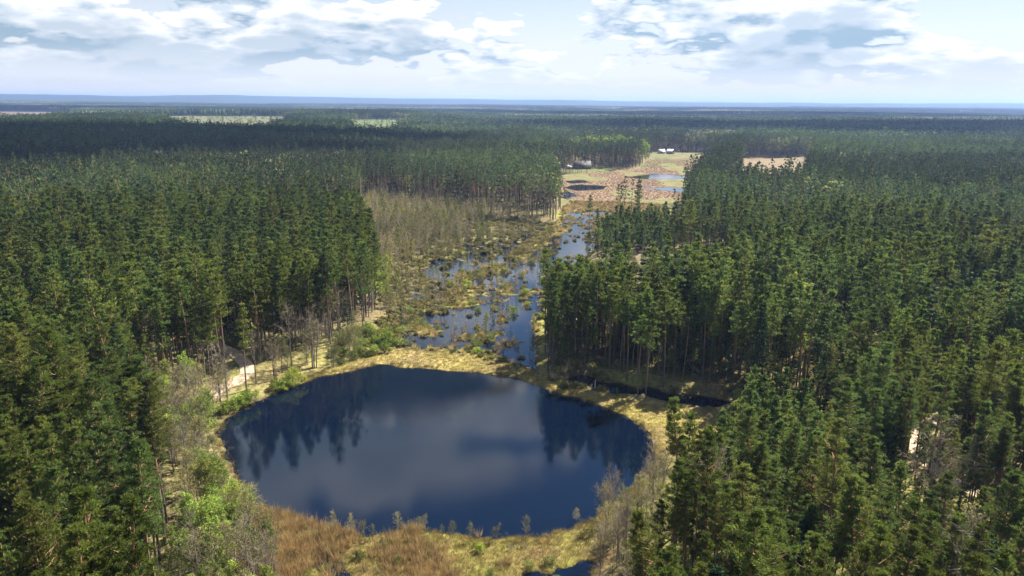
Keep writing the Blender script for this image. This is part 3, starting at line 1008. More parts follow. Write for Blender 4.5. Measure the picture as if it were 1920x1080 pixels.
# ---- shapes: pines in four grades of fineness
PINE_SPEC = [(101, 22.5, 0.56, 2.15), (102, 21, 0.62, 2.2), (103, 23.5, 0.58, 2.5), (104, 20, 0.52, 1.9), (105, 22, 0.66, 2.6), (106, 18.5, 0.44, 1.9)]
near_trunk = []; near_crown = []
for s, H_, b_, w_ in PINE_SPEC:
    w, l = gen_pine(s, H_, b_, w_, 0, wood=Geo(), leaf=Geo())
    near_trunk.append(w.mesh('pine_trunk', [MAT['bark']])); near_crown.append(l.mesh('pine_crown', [MAT['needles']]))
mass = []
for lod in (0, 1, 2, 3):
    for s, H_, b_, w_ in PINE_SPEC[:(6, 6, 5, 4)[lod]]:
        g, _ = gen_pine(s + 50 * lod, H_, b_, w_, lod, mw=0, ml=1)
        mass.append(g.mesh('pine', [MAT['bark'], MAT['needles'] if lod < 2 else MAT['farpine']]))
OFF = {0: (0, 6), 1: (6, 6), 2: (12, 5), 3: (17, 4)}
# spruces
for i, lod in enumerate((1, 2)):
    g, _ = gen_spruce(300 + i, 21, 2.3, lod, mw=0, ml=1)
    mass.append(g.mesh('spruce', [MAT['bark'], MAT['spruce']]))
SPR = 21
# far deciduous (leafing, bare)
for i, (mm, lf) in enumerate((('farfresh', 9), ('farbare', 6), ('farfresh', 6))):
    g = Geo()
    gen_decid(320 + i, 17, 3.2, 0.3, 9, lf, (1.0, 0.7), 2, wood=g, mw=0, mt=1, ml=2)
    mass.append(g.mesh('deciduous', [MAT['greybark'], MAT['twig'], MAT[mm]]))
DEC = 23


def patch(seed, kind):
    """a 31 m square of far canopy: two dozen coarse crowns"""
    rng = np.random.default_rng(seed)
    g = Geo()
    for i in range(30):
        x, y = rng.random(2) * 33 - 16.5
        h = 17 + 6 * rng.random(); w = 2.3 + 1.0 * rng.random()
        broad = kind > 0 and rng.random() < 0.85
        k = 6
        a = np.arange(k) * 6.283 / k + rng.random()
        zl = (0.25, 0.55, 0.82, 1.0) if not broad else (0.2, 0.5, 0.85, 1.0)
        wl = (0.8, 1.0, 0.55, 0.02) if not broad else (0.9, 1.3, 0.95, 0.1)
        V = []
        for zz, ww in zip(zl, wl):
            q = w * ww * (0.75 + 0.5 * rng.random(k))
            V.append(np.stack([x + np.cos(a) * q, y + np.sin(a) * q, np.full(k, h * zz * (0.85 if broad else 1)) + rng.normal(size=k) * 0.7], 1))
        V = np.concatenate(V)
        f = [(r * k + j, r * k + (j + 1) % k, (r + 1) * k + (j + 1) % k, (r + 1) * k + j) for r in range(3) for j in range(k)]
        g.add(V, f, 1 if broad else 0)
    return g.mesh('far_canopy', [MAT['farpine'], MAT['farfresh'] if kind == 1 else MAT['farbare']])


for k in range(6):
    mass.append(patch(400 + k, (0, 0, 0, 1, 2, 1)[k]))
PAT = 26
g, _ = gen_spruce(310, 20, 2.2, 0, mw=0, ml=1)
mass.append(g.mesh('spruce', [MAT['bark'], MAT['spruce']]))
FOREST = shape_collection('forest_shapes', mass)

# ---- positions
nx, ny = plant_near()
nz = height(nx, ny) - 0.1
nv = RNG.integers(0, 6, len(nx))
ns = np.clip(RNG.normal(0.93, 0.13, len(nx)), 0.60, 1.2) * np.where(RNG.random(len(nx)) < 0.10, 0.7, 1.0)
ns = ns * (0.90 + 0.2 * fbm(nx / 25, ny / 25, 69, 3))
ns = ns * np.where((nx > 8) & (ny < 140), 0.90, 1.0)
nr_ = RNG.random(len(nx)) * 6.28
is_spruce = (RNG.random(len(nx)) < 0.05)
px, py, dep = project(nx, ny, nz + 17 * ns)
vis = (px > -40) & (px < 1960) & (py > 150) & (py < 1150)
slant = np.sqrt(nx ** 2 + ny ** 2 + (CAM_H - 15) ** 2)
order = np.argsort(np.where(vis & ~is_spruce, slant, 1e9))
single = np.zeros(len(nx), bool)
single[order[:300]] = True


def pine_label(x, y, px, py, s):
    side = 'left' if x < 0 else 'right'
    row = ('along the bottom edge of the picture', 'just behind the bottom rows', 'level with the near shore reeds', 'level with the lower part of the lake',
           'level with the middle of the lake', 'level with the far end of the lake')[int(np.clip((y - 45) / 13, 0, 5))]
    if side == 'left':
        k = 0 if px > 260 else (1 if px > 120 else 2)
    else:
        k = 0 if px < 1420 else (1 if px < 1680 else 2)
    lat = ('lake side', 'middle', 'outer side')[k]
    look = 'short' if s < 0.82 else ('lofty' if s > 1.05 else 'tall')
    return '%s pine, %s of the %s wood, %s' % (look, lat, side, row)


def plant_pine(i):
    v = int(nv[i])
    root = link('pine_tree', None, loc=(nx[i], ny[i], nz[i]), rz=nr_[i], scale=float(ns[i]))
    lab = pine_label(nx[i], ny[i], px[i], py[i], ns[i])
    tag(root, lab, 'pine tree', lab.replace(' pine,', ' pines,'))
    link('trunk', near_trunk[v], root)
    link('crown', near_crown[v], root)


for i in np.nonzero(single)[0]:
    plant_pine(i)

ux, uy = grid_points(8, 220, 50, 300, 3.9, 196)
uk = cone(ux, uy, 0.75) & ~open_land(ux, uy) & (fbm(ux / 13, uy / 13, 197, 3) > 0.40)
ux, uy = ux[uk], uy[uk]
mx_, my_ = plant_mid(); fx_, fy_ = plant_far(); qx, qy = plant_patches()
rest = ~single
# finest shapes first, then coarser ones with distance
r_n = slant[rest]
idx_n = np.where(r_n < 150, OFF[0][0] + nv[rest], np.where(r_n < 330, OFF[1][0] + nv[rest], OFF[2][0] + nv[rest] % 5))
idx_n = np.where(is_spruce[rest], np.where(r_n < 170, PAT + 6, SPR), idx_n)
um = RNG.random(len(mx_))
mixf = fbm(mx_ / 70, my_ / 70, 71, 3)
dec_p = np.where(mixf > 0.60, 0.35, np.where(mx_ > 90, 0.035, 0.02))
dec_p = np.where(sdist(PINK, mx_, my_) < 0, 0.9, dec_p)
idx_m = OFF[2][0] + RNG.integers(0, 5, len(mx_))
idx_m = np.where(um < 0.07, SPR + 1, idx_m)
ud = RNG.random(len(mx_))
idx_m = np.where(ud < dec_p, DEC + RNG.integers(0, 3, len(mx_)), idx_m)
mixf = fbm(fx_ / 160, fy_ / 110, 72, 3)
idx_f = OFF[3][0] + RNG.integers(0, 4, len(fx_))
ud = RNG.random(len(fx_))
idx_f = np.where(ud < np.where(sdist(PINK, fx_, fy_) < 0, 0.9, np.where(mixf > 0.54, 0.6, 0.04)), DEC + RNG.integers(0, 3, len(fx_)), idx_f)
mixf = fbm(qx / 500, qy / 260, 73, 4)
idx_q = PAT + RNG.integers(0, 3, len(qx))
idx_q = np.where(mixf > 0.545, PAT + 3 + RNG.integers(0, 3, len(qx)), idx_q)
ax_ = np.concatenate([nx[rest], mx_, fx_, qx, ux]); ay_ = np.concatenate([ny[rest], my_, fy_, qy, uy])
az_ = np.concatenate([nz[rest], height(mx_, my_) - 0.1, height(fx_, fy_) - 0.1, height(qx, qy) - 0.5, height(ux, uy) - 0.1])
ai = np.concatenate([idx_n, idx_m, idx_f, idx_q, OFF[1][0] + RNG.integers(3, 6, len(ux)) // 5 * 2 + 3])
n2_ = len(ax_) - rest.sum()
tall = 0.86 + 0.30 * fbm(ax_ / 90, ay_ / 90, 74, 3)
asz = np.concatenate([ns[rest], np.clip(RNG.normal(1.0, 0.10, n2_), 0.7, 1.25) * tall[rest.sum():]])
is_patch = (ai >= PAT) & (ai < PAT + 6)
asz = np.where(is_patch, 1.0, asz)
sc3 = np.stack([asz * np.where(slant.mean() > 0, 1.0, 1.0), asz, asz], 1)
coarse = (ai >= OFF[3][0]) & (ai < SPR)
sc3[coarse, :2] *= 1.35
sc3[-len(ux):] *= (0.28 + 0.3 * RNG.random(len(ux)))[:, None]
sc3[-len(ux):, :2] *= 1.35
rots = RNG.random(len(ax_)) * 6.28
rots = np.where(is_patch, np.round(rots / (math.pi / 2)) * (math.pi / 2), rots)
scatter('pine_forest', FOREST, ax_, ay_, az_, ai, rots, sc3, 'endless pine forest stretching from the lake to the horizon hills', 'forest')
print('forest', len(ax_), 'near', len(nx))

# ------------------------------------------------------------------ deciduous trees
def tree_meshes(kind, seed, H, wid, base, twigs, leafn, leafmat, stems=1, lsz=(0.20, 0.14), bark='greybark', twig='twig', lod=0):
    w, c = gen_decid(seed, H, wid, base, twigs, leafn, lsz, lod, stems, wood=Geo(), crown=Geo(), mt=0, ml=1)
    mats = [MAT[twig]] + ([MAT[leafmat]] if leafmat else [])
    return w.mesh('tree_trunk', [MAT[bark]]), c.mesh('tree_crown', mats)


BARE = [tree_meshes('bare', 501 + i, 11.5, 2.5, 0.30, 13, 0, None, 1 + (i == 2) * 2) for i in range(4)]
BUD = [tree_meshes('bud', 521 + i, 10.0, 2.0, 0.25, 9, 6, 'olive', 1 + (i == 1), lsz=(0.17, 0.12)) for i in range(4)]
LEAF = [tree_meshes('leaf', 541 + i, 9.5, 1.9, 0.22, 7, 11, 'fresh', 1 + (i == 1), lsz=(0.24, 0.17), bark='birchbark') for i in range(3)]
FARLEAF = [tree_meshes('farleaf', 561 + i, 19.0, 3.8, 0.25, 4, 24, 'fresh', 1, lsz=(0.7, 0.5), bark='birchbark', lod=1) for i in range(3)]


def plant_tree(name, meshes, x, y, s, label, cat, group, rz=None):
    z = float(height(np.array([x]), np.array([y]))[0]) - 0.12
    root = link(name, None, loc=(x, y, z), rz=random.random() * 6.28 if rz is None else rz, scale=float(s))
    tag(root, label, cat, group)
    link('trunk', meshes[0], root)
    link('crown', meshes[1], root)
    return root


# left bank
bx, by = in_poly_pts(SHORE_L, 2.5, 81)
for i in range(len(bx)):
    if min(pdist(p, bx[i:i + 1], by[i:i + 1], False)[0] for p in PATHS) < 2.0 or sdist(LAKE, bx[i:i + 1], by[i:i + 1])[0] < 1.0:
        continue
    near = by[i] < 104
    u = random.random()
    if u < (0.16 if near else 0.45):
        plant_tree('bare_tree', BARE[i % 4], bx[i], by[i], 0.62 + 0.42 * random.random(),
                   'grey leafless tree on the left bank %s' % ('by the brown reeds' if near else 'beside the sandy track'),
                   'bare tree', 'bare trees left bank %s' % ('near' if near else 'far'))
    elif u < (0.58 if near else 0.78):
        plant_tree('budding_tree', BUD[i % 4], bx[i], by[i], 0.6 + 0.4 * random.random(),
                   'olive budding tree on the left bank %s' % ('by the brown reeds' if near else 'beside the sandy track'),
                   'budding tree', 'budding trees left bank %s' % ('near' if near else 'far'))
    else:
        plant_tree('birch_tree', LEAF[i % 3], bx[i], by[i], 0.55 + 0.4 * random.random(),
                   'yellow-green leafing birch on the left bank %s' % ('by the brown reeds' if near else 'beside the sandy track'),
                   'birch tree', 'birches left bank %s' % ('near' if near else 'far'))
# far-left bank beyond the track
bx, by = in_poly_pts(BANK_N, 3.9, 82)
for i in range(len(bx)):
    if sdist(LAKE, bx[i:i + 1], by[i:i + 1])[0] < 1.5 or pdist(PATHS[0], bx[i:i + 1], by[i:i + 1], False)[0] < 2:
        continue
    if random.random() < 0.6:
        plant_tree('bare_tree', BARE[i % 4], bx[i], by[i], 0.75 + 0.5 * random.random(),
                   'slim leafless alder on the far left shore under the pines', 'bare tree', 'bare alders on the far left shore')
    else:
        plant_tree('budding_tree', BUD[i % 4], bx[i], by[i], 0.5 + 0.5 * random.random(),
                   'olive budding tree on the far left shore under the pines', 'budding tree', 'budding trees on the far left shore')
# right bank, near
bx, by = in_poly_pts(SHORE_R, 2.6, 83)
for i in range(len(bx)):
    if random.random() < 0.5:
        plant_tree('bare_tree', BARE[i % 4], bx[i], by[i], 0.45 + 0.3 * random.random(),
                   'low grey leafless tree on the near right shore', 'bare tree', 'bare trees on the near right shore')
    else:
        plant_tree('budding_tree', BUD[i % 4], bx[i], by[i], 0.45 + 0.35 * random.random(),
                   'low olive budding tree on the near right shore', 'budding tree', 'budding trees on the near right shore')

bx, by = in_poly_pts(LOW_R, 4.4, 183)
for i in range(len(bx)):
    if sdist(FEN, bx[i:i + 1], by[i:i + 1])[0] < 0.5:
        continue
    plant_tree('budding_tree', (BUD + LEAF)[i % 7], bx[i], by[i], 0.32 + 0.3 * random.random(),
               'small leafing tree at the right end of the lake', 'budding tree', 'small trees at the right end of the lake')

# leafless birches standing in the flooded scrub: the largest singly, the rest as one mass
bx, by = in_poly_pts(SCRUB, 2.7, 84)
ch = np.minimum(pdist(CHANNEL, bx, by, False), pdist(CHANNEL3, bx, by, False))
dens = fbm(bx / 16, by / 16, 85, 3)
keep = (ch > 14 + 10 * dens) & (dens > 0.34) & (height(bx, by) > -0.05)
bx, by = bx[keep], by[keep]
bh = 0.48 + 0.34 * sstep(ch[keep], 12, 45) + 0.12 * RNG.normal(size=len(bx))
bh = np.clip(bh, 0.4, 1.15)
SB = []
for i in range(5):
    g = Geo()
    gen_decid(601 + i, 11.0, 1.25, 0.25, 10, (0, 0, 3, 0, 6)[i], (0.34, 0.22), 1, 1, wood=g, mw=0, mt=1, ml=2, slender=0.009)
    SB.append(g.mesh('scrub_birch', [MAT['greybark'], MAT['twig_warm'], MAT['olive']]))
o_ = np.argsort(np.hypot(bx, by))
for i in o_[:170]:
    z = float(height(bx[i:i + 1], by[i:i + 1])[0]) - 0.1
    o = link('scrub_birch', SB[i % 5], loc=(bx[i], by[i], z), rz=random.random() * 6.28, scale=float(bh[i]))
    tag(o, 'thin leafless birch in the flooded scrub beside the left forest edge', 'scrub birch', 'thin birches of the flooded scrub')
wx, wy = in_poly_pts(WET, 5.2, 194)
kk = (wy < 300) & (wx < 12) & (RNG.random(len(wx)) < 0.5)
for i, (x, y) in enumerate(zip(wx[kk], wy[kk])):
    o = link('scrub_birch', SB[i % 5], loc=(x, y, float(height(np.array([x]), np.array([y]))[0]) - 0.2), rz=random.random() * 6.28, scale=(0.35 + 0.3 * random.random()))
    tag(o, 'short drowned birch standing in open marsh water', 'scrub birch', 'drowned birches in the open marsh')
ot = o_[170:]
SBC = shape_collection('scrub_shapes', SB)
scatter('birch_scrub', SBC, bx[ot], by[ot], height(bx[ot], by[ot]) - 0.1, RNG.integers(0, 5, len(ot)), RNG.random(len(ot)) * 6.28,
        bh[ot], 'brown leafless birch scrub filling the valley before the pine block', 'scrub')

# pale leafing birches by the far meadow
bx, by = in_poly_pts(BIRCHES, 9.5, 86)
for i in range(len(bx)):
    if random.random() < 0.25:
        continue
    plant_tree('birch_tree', FARLEAF[i % 3], bx[i], by[i], 0.75 + 0.35 * random.random(),
               'pale green leafing birch in the far grove behind the meadow pines', 'birch tree', 'birches of the far grove')


# ------------------------------------------------------------------ bushes
BUSH = [gen_bush(701 + i, 1.5, 1.9, 9).mesh('bush', [MAT['twig'], MAT['willow']]) for i in range(3)]
GBUSH = [gen_bush(711 + i, 1.6, 2.2, 14).mesh('bush', [MAT['twig'], MAT['fresh']]) for i in range(2)]
TBUSH = [gen_bush(721 + i, 1.5, 1.7, 0, twig_only=True).mesh('bush', [MAT['twig']]) for i in range(2)]


def plant_bush(me, x, y, s, label, group, name='willow_bush', cat='bush'):
    z = float(height(np.array([x]), np.array([y]))[0])
    o = link(name, me, loc=(x, y, max(z, -0.05) - 0.05), rz=random.random() * 6.28, scale=(s, s, s * (0.85 + 0.3 * random.random())))
    return tag(o, label, cat, group)


for (x, y, s) in ((-54.8, 137.0, 1.25), (-53.6, 138.8, 1.4), (-55.6, 135.2, 1.2), (-56.4, 133.4, 1.1)):
    plant_bush(GBUSH[0], x, y, s, 'vivid green bush leaning over the lake just below the sandy track', 'vivid bushes below the track')
for (x, y, s) in ((-48.6, 147.4, 1.3), (-47.2, 149.4, 1.5), (-50.2, 146.2, 1.1)):
    plant_bush(GBUSH[1], x, y, s, 'bright green bush on the far left shore past the track', 'bright bushes past the track')
bx, by = in_poly_pts([(-42, 160), (-34, 168), (-28, 174), (-30, 186), (-38, 190), (-44, 176)], 2.7, 87)
for i in range(len(bx)):
    plant_bush((BUSH + GBUSH)[i % 5], bx[i], by[i], 0.7 + 0.7 * random.random(), 'yellow-green willow bush where the left forest meets the flooded valley',
               'willow bushes at the valley mouth')
wx, wy = in_poly_pts(WET, 5.6, 88)
keep = (RNG.random(len(wx)) < 0.6) & (wy < 285) & (height(wx, wy) > -0.16)
for x, y in zip(wx[keep], wy[keep]):
    u = random.random()
    plant_bush((BUSH + GBUSH[:1])[random.randrange(4)] if u < 0.55 else TBUSH[random.randrange(2)], x, y, 0.45 + 0.9 * random.random(),
               'olive willow bush standing in the flooded marsh' if u < 0.55 else 'grey leafless bush standing in the flooded marsh',
               'olive bushes of the marsh' if u < 0.55 else 'grey bushes of the marsh', 'willow_bush' if u < 0.55 else 'bare_bush')
bx, by = in_poly_pts(SHRUBGAP, 4.6, 89)
for x, y in zip(bx, by):
    u = random.random()
    plant_bush(TBUSH[random.randrange(2)] if u < 0.7 else BUSH[0], x, y, 0.8 + 1.0 * random.random(),
               'grey scrub bush in the gap between the right-hand pine stands', 'bushes of the right-hand gap', 'scrub_bush')
# young pines by the channel and the lone pines beside them
YP = []
for i in range(3):
    w, l = gen_pine(151 + i, 10.5, 0.12, 1.9, 1, wood=Geo(), leaf=Geo())
    YP.append((w.mesh('young_trunk', [MAT['bark']]), l.mesh('young_crown', [MAT['needles']])))
bx, by = in_poly_pts(YOUNG, 3.9, 90)
for i in range(len(bx)):
    plant_tree('young_pine', YP[i % 3], bx[i], by[i], 0.75 + 0.45 * random.random(), 'short young pine in the thicket right of the channel', 'young pine',
               'young pines right of the channel')
for (x, y, v, s, lab) in ((36.5, 345, 2, 0.80, 'lone dark pine standing beside the bright channel water'),
                          (60.5, 352, 0, 0.86, 'tall ragged pine above the young thicket, left of a pair'),
                          (82.5, 350, 4, 0.95, 'tall ragged pine at the right end of the young thicket')):
    z = float(height(np.array([x]), np.array([y]))[0])
    r = link('pine_tree', None, loc=(x, y, z - 0.1), rz=v, scale=s)
    tag(r, lab, 'pine tree')
    link('trunk', near_trunk[v], r); link('crown', near_crown[v], r)
for (x, y, s, lab) in ((36.0, 298, 0.95, 'slim yellow-green birch before the young pines, left one'), (47.0, 296, 1.1, 'slim yellow-green birch before the young pines, right one'),
                       (-112, 259, 1.9, 'yellow-green birch crown among the dark pines of the left forest'),
                       (-63, 97, 1.75, 'golden-green birch among the pines left of the lake'),
                       (78, 119, 1.0, 'vivid green birch beside the utility pole in the right wood'), (82, 121, 1.1, 'vivid green birch behind the pole, right of its neighbour'),
                       (-38.5, 214, 1.0, 'bright green birch at the edge of the left forest, nearer one'), (-42.5, 240, 1.0, 'bright green birch at the edge of the left forest, farther one')):
    plant_tree('birch_tree', LEAF[1], x, y, s, lab, 'birch tree', None)
# saplings and low bushes among the near reeds
sx_ = [(-22.5, 92.6), (-20.8, 93.0), (-19.4, 92.2), (-16.0, 93.4), (-14.2, 92.8), (-12.5, 93.6), (-9.6, 92.4), (-8.2, 92.6), (-5.5, 92.0), (-2.0, 92.2), (2.2, 92.8), (9.8, 97.2), (-25.2, 93.4)]
for i, (x, y) in enumerate(sx_):
    plant_tree('budding_tree', BUD[i % 4], x, y - 0.8, 0.22 + 0.16 * random.random(), 'thin grey-green sapling at the water edge of the near reeds', 'sapling', 'saplings of the near shore')
bx, by = in_poly_pts([(-35, 94), (-20, 92), (6, 91), (8, 80), (4, 70), (-24, 66), (-34, 80)], 4.2, 187)
for i in range(len(bx)):
    plant_bush((BUSH + GBUSH[:1] + TBUSH)[i % 6], bx[i], by[i], 0.3 + 0.35 * random.random(), 'low bush among the tawny reeds of the near shore', 'low bushes in the near reeds', 'low_bush')
for (x, y, s) in ((195, 481, 1.7), (183, 431, 1.6), (364, 763, 2.0), (396, 766, 2.0), (216, 394, 1.5), (195, 346, 1.3), (200, 333, 1.3), (224, 326, 1.3),
                  (242, 374, 1.5), (217, 499, 1.7), (156, 397, 1.5), (300, 700, 1.9), (330, 640, 1.8), (282, 560, 1.8)):
    plant_tree('birch_tree', LEAF[0], x, y, s * 1.05, 'small yellow-green birch crown among the pines of the distant right forest', 'birch tree', 'birches in the distant right forest')
for (x, y, s) in ((-450, 664, 2.1), (-440, 676, 2.0), (-372, 615, 2.0), (-385, 648, 2.1), (-365, 622, 2.0), (-305, 540, 2.0), (-281, 504, 2.0), (-297, 551, 2.1), (-288, 512, 1.9), (-187, 478, 1.9)):
    plant_tree('birch_tree', LEAF[2], x, y, s, 'yellow-green birch crown at the shaded back edge of the left forest', 'birch tree', 'birches at the back of the left forest')
dx_, dy_ = grid_points(-150, 170, 60, 230, 21, 193)
dk_ = cone(dx_, dy_, 0.62) & ~open_land(dx_, dy_)
for i in np.nonzero(dk_)[0]:
    wd_ = 'left' if dx_[i] < 0 else 'right'
    if i % 3 == 0:
        plant_tree('dead_tree', BARE[i % 4], dx_[i], dy_[i], 1.0 + 0.7 * random.random(), 'grey leafless tree rising among the green pines of the %s wood' % wd_,
                   'bare tree', 'bare trees inside the %s wood' % wd_)
    else:
        plant_tree('birch_tree', (LEAF + BUD)[i % 7], dx_[i], dy_[i], 1.35 + 0.6 * random.random(), 'yellow-green spring crown among the dark pines of the %s wood' % wd_,
                   'birch tree', 'spring crowns inside the %s wood' % wd_)
bx, by = in_poly_pts([(33, 91), (32, 110), (41, 123), (44, 133), (52, 136), (57, 126), (52, 108), (45, 97)], 3.0, 195)
for i in range(len(bx)):
    plant_tree('young_pine', YP[i % 3], bx[i], by[i], 0.55 + 0.5 * random.random(), 'short bushy pine on low ground behind the right end of the lake', 'young pine',
               'short pines behind the right end of the lake')
# little pines on the fen
for (x, y, s, lab) in ((21.6, 139.2, 0.36, 'small crooked pine alone on the yellow fen strip'), (8.3, 153.0, 0.28, 'little pine where the fen strip meets the dark wood'),
                       (36.5, 126.0, 0.25, 'stunted pine on the wide right end of the fen')):
    plant_tree('young_pine', YP[0], x, y, s, lab, 'young pine', None)

# ------------------------------------------------------------------ grasses, reeds, heath: uncountable cover
TUFT = [gen_tuft(801 + i, 40, 0.55, 1.75, 0.075, 0.4).mesh('reed', [MAT['reed']]) for i in range(3)]
SEDGE = [gen_tuft(811 + i, 34, 0.42, 0.55, 0.05, 0.8).mesh('sedge', [MAT['sedge']]) for i in range(3)]
RUSSET = [gen_tuft(821 + i, 26, 1.0, 1.3, 0.16, 0.4).mesh('russet', [MAT['marshreed']]) for i in range(2)]
HEATH = [gen_bush(831 + i, 0.9, 0.6, 6, lod=1).mesh('heath', [MAT['twig'], MAT['heath']]) for i in range(2)]
COVER = shape_collection('cover_shapes', TUFT + SEDGE + RUSSET + HEATH)


def cover(name, poly, s, seed, cond, idx, sc, label, cat):
    x, y = in_poly_pts(poly, s, seed)
    z = height(x, y)
    k = cond(x, y, z)
    x, y, z = x[k], y[k], z[k]
    n = len(x)
    ii = np.asarray([idx[j] for j in RNG.integers(0, len(idx), n)])
    scatter(name, COVER, x, y, np.maximum(z, -0.15), ii, RNG.random(n) * 6.28, sc[0] + (sc[1] - sc[0]) * RNG.random(n), label, cat)


def lake_fringe():
    P = np.array(LAKE + LAKE[:1]); x = []; y = []
    for a, b in zip(P[:-1], P[1:]):
        n = int(np.hypot(*(b - a)) * 9)
        t = RNG.random(n)[:, None]
        q = a + (b - a) * t + RNG.normal(size=(n, 2)) * 0.9
        x.append(q[:, 0]); y.append(q[:, 1])
    x = np.concatenate(x); y = np.concatenate(y); z = height(x, y)
    k = (z > -0.22) & (z < 0.35) & (fbm(x / 2.2, y / 2.2, 192, 3) > 0.42)
    x, y, z = x[k], y[k], z[k]
    ii = np.where(RNG.random(len(x)) < 0.8, RNG.integers(3, 6, len(x)), RNG.integers(0, 3, len(x)))
    scatter('shore_fringe', COVER, x, y, np.maximum(z, -0.12), ii, RNG.random(len(x)) * 6.28, np.where(ii < 3, 0.35, 0.9) * (0.6 + 0.6 * RNG.random(len(x))),
            'ragged fringe of sedge at the lake waterline', 'sedge')


lake_fringe()
REED_ZONE = [(-38, 99), (-31, 97.5), (-20, 95.5), (-12, 95), (-4, 92.5), (6, 93), (8, 80), (5, 68), (-26, 66), (-36, 78), (-40, 90)]


def reed_ok(x, y, z):
    t = fbm(x / 5, y / 5, 91, 3) + 0.012 * (-x - 16)
    return (z > -0.33) & (t + 0.22 * (RNG.random(len(x)) - 0.5) > 0.52)


cover('reed_bed', REED_ZONE, 0.55, 92, reed_ok, (0, 1, 2), (0.45, 1.15), 'tawny dry reeds along the near shore of the lake', 'reeds')
cover('near_sedge', NEARFEN, 0.62, 93, lambda x, y, z: (z > -0.05), (3, 4, 5), (0.6, 1.2), 'yellow-green sedge on the near shore', 'sedge')
cover('fen_sedge', FEN, 0.62, 94, lambda x, y, z: (z > -0.02) & (sdist(LAKE, x, y) > 0.0), (3, 4, 5), (0.5, 0.95), 'ochre sedge of the floating fen beyond the lake', 'sedge')
cover('marsh_tussocks', WET, 0.95, 95, lambda x, y, z: ((z > -0.05) | ((z > -0.16) & (fbm(x / 3, y / 3, 191, 2) > 0.70)) | ((y > 330) & (fbm(x / 2.5, y / 6, 199, 3) > 0.60))) & (y < 460), (3, 4, 5, 3, 0, 8), (0.4, 1.1), 'sedge tussocks standing in the flooded valley', 'tussocks')
cover('scrub_heath', SCRUB, 2.2, 96, lambda x, y, z: (z > -0.05), (8, 9, 3, 4), (0.9, 1.9), 'low olive undergrowth below the leafless birches', 'undergrowth')
cover('russet_reeds', MARSH, 2.4, 97, lambda x, y, z: (z > 0.05) & (fbm(x / 26, y / 50, 55, 3) < 0.56), (6, 7), (0.45, 0.8), 'russet reeds of the far wet meadow', 'reeds')
cover('wood_heath', [(8, 148), (60, 140), (150, 150), (190, 260), (90, 300), (60, 235), (14, 235)], 2.6, 98,
      lambda x, y, z: (z > 0.1) & (fbm(x / 9, y / 9, 99, 3) > 0.45), (8, 9), (0.6, 1.5), 'low heath plants on the floor of the right wood', 'heath')

# ------------------------------------------------------------------ houses, pole, stump
WALLW = solid('white_wall', (0.50, 0.50, 0.49), (0.58, 0.58, 0.57), 1.0, 0.8)
WALLB = solid('brown_timber', (0.12, 0.075, 0.045), (0.18, 0.11, 0.065), 2.0, 0.8, stretch=(1, 1, 6))
ROOFW = solid('pale_sheet_roof', (0.42, 0.44, 0.47), (0.52, 0.53, 0.56), 0.7, 0.5, 0.4)
ROOFD = solid('dark_roof', (0.045, 0.04, 0.04), (0.08, 0.07, 0.065), 1.0, 0.7)
GLASS = solid('window_glass', (0.02, 0.025, 0.03), (0.04, 0.05, 0.06), 1.0, 0.1, 0.6)
BRICK = solid('chimney_brick', (0.25, 0.11, 0.07), (0.33, 0.16, 0.10), 3.0, 0.9)


def box(x0, x1, y0, y1, z0, z1):
    v = [(x, y, z) for z in (z0, z1) for y in (y0, y1) for x in (x0, x1)]
    f = [(0, 2, 3, 1), (4, 5, 7, 6), (0, 1, 5, 4), (2, 6, 7, 3), (0, 4, 6, 2), (1, 3, 7, 5)]
    return np.array(v, float), np.array(f)


def house(x, y, rz, L, D, hw, hr, wall, roof, label):
    z = float(height(np.array([x]), np.array([y]))[0])
    r = link('house', None, loc=(x, y, z - 0.2), rz=rz)
    tag(r, label, 'house')
    g = Geo()
    v, f = box(-L / 2, L / 2, -D / 2, D / 2, 0, hw); g.add(v, f)
    for sx in (-1, 1):
        g.add([(sx * L / 2, -D / 2, hw), (sx * L / 2, D / 2, hw), (sx * L / 2, 0, hw + hr)], [(0, 1, 2)])
    link('wall', g.mesh('house_wall', [wall]), r)
    g = Geo()
    o = 0.5; t = 0.22
    for sy in (-1, 1):
        e = (hr / (D / 2)) * o
        a = [(-L / 2 - o, sy * (D / 2 + o), hw - e), (L / 2 + o, sy * (D / 2 + o), hw - e), (L / 2 + o, 0, hw + hr), (-L / 2 - o, 0, hw + hr)]
        b = [(p[0], p[1], p[2] + t) for p in a]
        g.add(a + b, [(0, 1, 2, 3), (4, 7, 6, 5), (0, 4, 5, 1), (1, 5, 6, 2), (2, 6, 7, 3), (3, 7, 4, 0)])
    rf = link('roof', g.mesh('house_roof', [roof]), r)
    g = Geo(); v, f = box(L * 0.2, L * 0.2 + 0.7, -0.35, 0.35, hw + hr * 0.6, hw + hr + 1.0); g.add(v, f)
    link('chimney', g.mesh('chimney', [BRICK]), rf)
    g = Geo(); v, f = box(-0.6, 0.6, -0.04, 0.04, -0.7, 0.7); g.add(v, f); wm = g.mesh('house_window', [GLASS])
    for wx_ in (-0.33, 0.02, 0.34):
        link('window', wm, r, loc=(wx_ * L, -D / 2 - 0.03, hw * 0.58))
    g = Geo(); v, f = box(-0.5, 0.5, -0.04, 0.04, 0, 2.0); g.add(v, f)
    link('door', g.mesh('house_door', [WALLB]), r, loc=(-0.15 * L, -D / 2 - 0.03, 0.25))


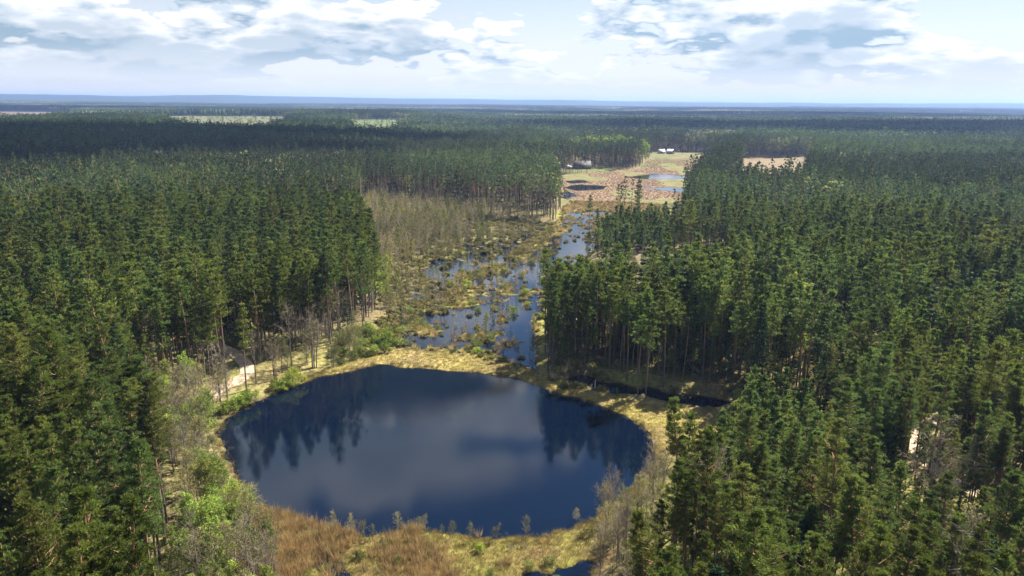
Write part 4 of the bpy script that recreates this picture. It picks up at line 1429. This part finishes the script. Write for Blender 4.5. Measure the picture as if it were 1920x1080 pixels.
house(181, 905, 0.25, 7, 5.5, 2.6, 2.6, WALLW, ROOFW, 'white house with pale steep roof across the far meadow, left of two')
house(191, 900, -0.9, 8, 5.5, 2.6, 3.0, WALLB, ROOFW, 'brown house with pale roof turned sideways, right of two')
house(64, 682, 0.1, 15, 8, 3.2, 4.2, WALLB, ROOFD, 'dark-roofed timber house under the pines at the meadow edge')
house(52, 679, 0.3, 4.5, 4, 2.3, 1.3, WALLW, ROOFW, 'small white shed beside the dark-roofed timber house')


def pole(x, y):
    z = float(height(np.array([x]), np.array([y]))[0])
    r = link('utility_pole', None, loc=(x, y, z - 0.3))
    r.rotation_euler = (0.0, math.radians(3), 0.6)
    tag(r, 'pale wooden utility pole with a crossarm by the track in the right wood', 'pole')
    m = solid('weathered_wood', (0.36, 0.31, 0.27), (0.52, 0.47, 0.42), 5, 0.9, stretch=(3, 3, 0.4))
    g = Geo(); g.tube([(0, 0, 0), (0, 0, 4), (0, 0, 8)], [0.15, 0.13, 0.11], 8); link('post', g.mesh('post', [m]), r)
    g = Geo(); v, f = box(-0.8, 0.8, -0.06, 0.06, 7.55, 7.68); g.add(v, f); ca = link('crossarm', g.mesh('crossarm', [m]), r, loc=(0, -0.17, 0))
    g = Geo(); g.tube([(0, 0, 0), (0, 0, 0.1), (0, 0, 0.22)], [0.05, 0.07, 0.03], 7); im = g.mesh('insulator', [WALLW])
    for dx in (-0.65, 0.0, 0.65):
        link('insulator', im, ca, loc=(dx, 0, 7.68))


pole(70.2, 113.4)


def stump(x, y, h, lab):
    z = float(height(np.array([x]), np.array([y]))[0])
    g = Geo(); g.tube([(0, 0, -0.3), (0.05, 0, h * 0.5), (0.12, 0.05, h)], [0.16, 0.13, 0.08], 7)
    g.tube([(0.06, 0, h * 0.55), (-0.45, 0.1, h * 0.9)], [0.05, 0.02], 5)
    tag(link('birch_snag', g.mesh('birch_snag', [MAT['birchbark']]), loc=(x, y, z)), lab, 'snag')


stump(18.0, 147.6, 2.4, 'broken white birch snag by the dark pool, taller one')
stump(17.2, 147.2, 1.5, 'short white birch stub beside the taller snag')
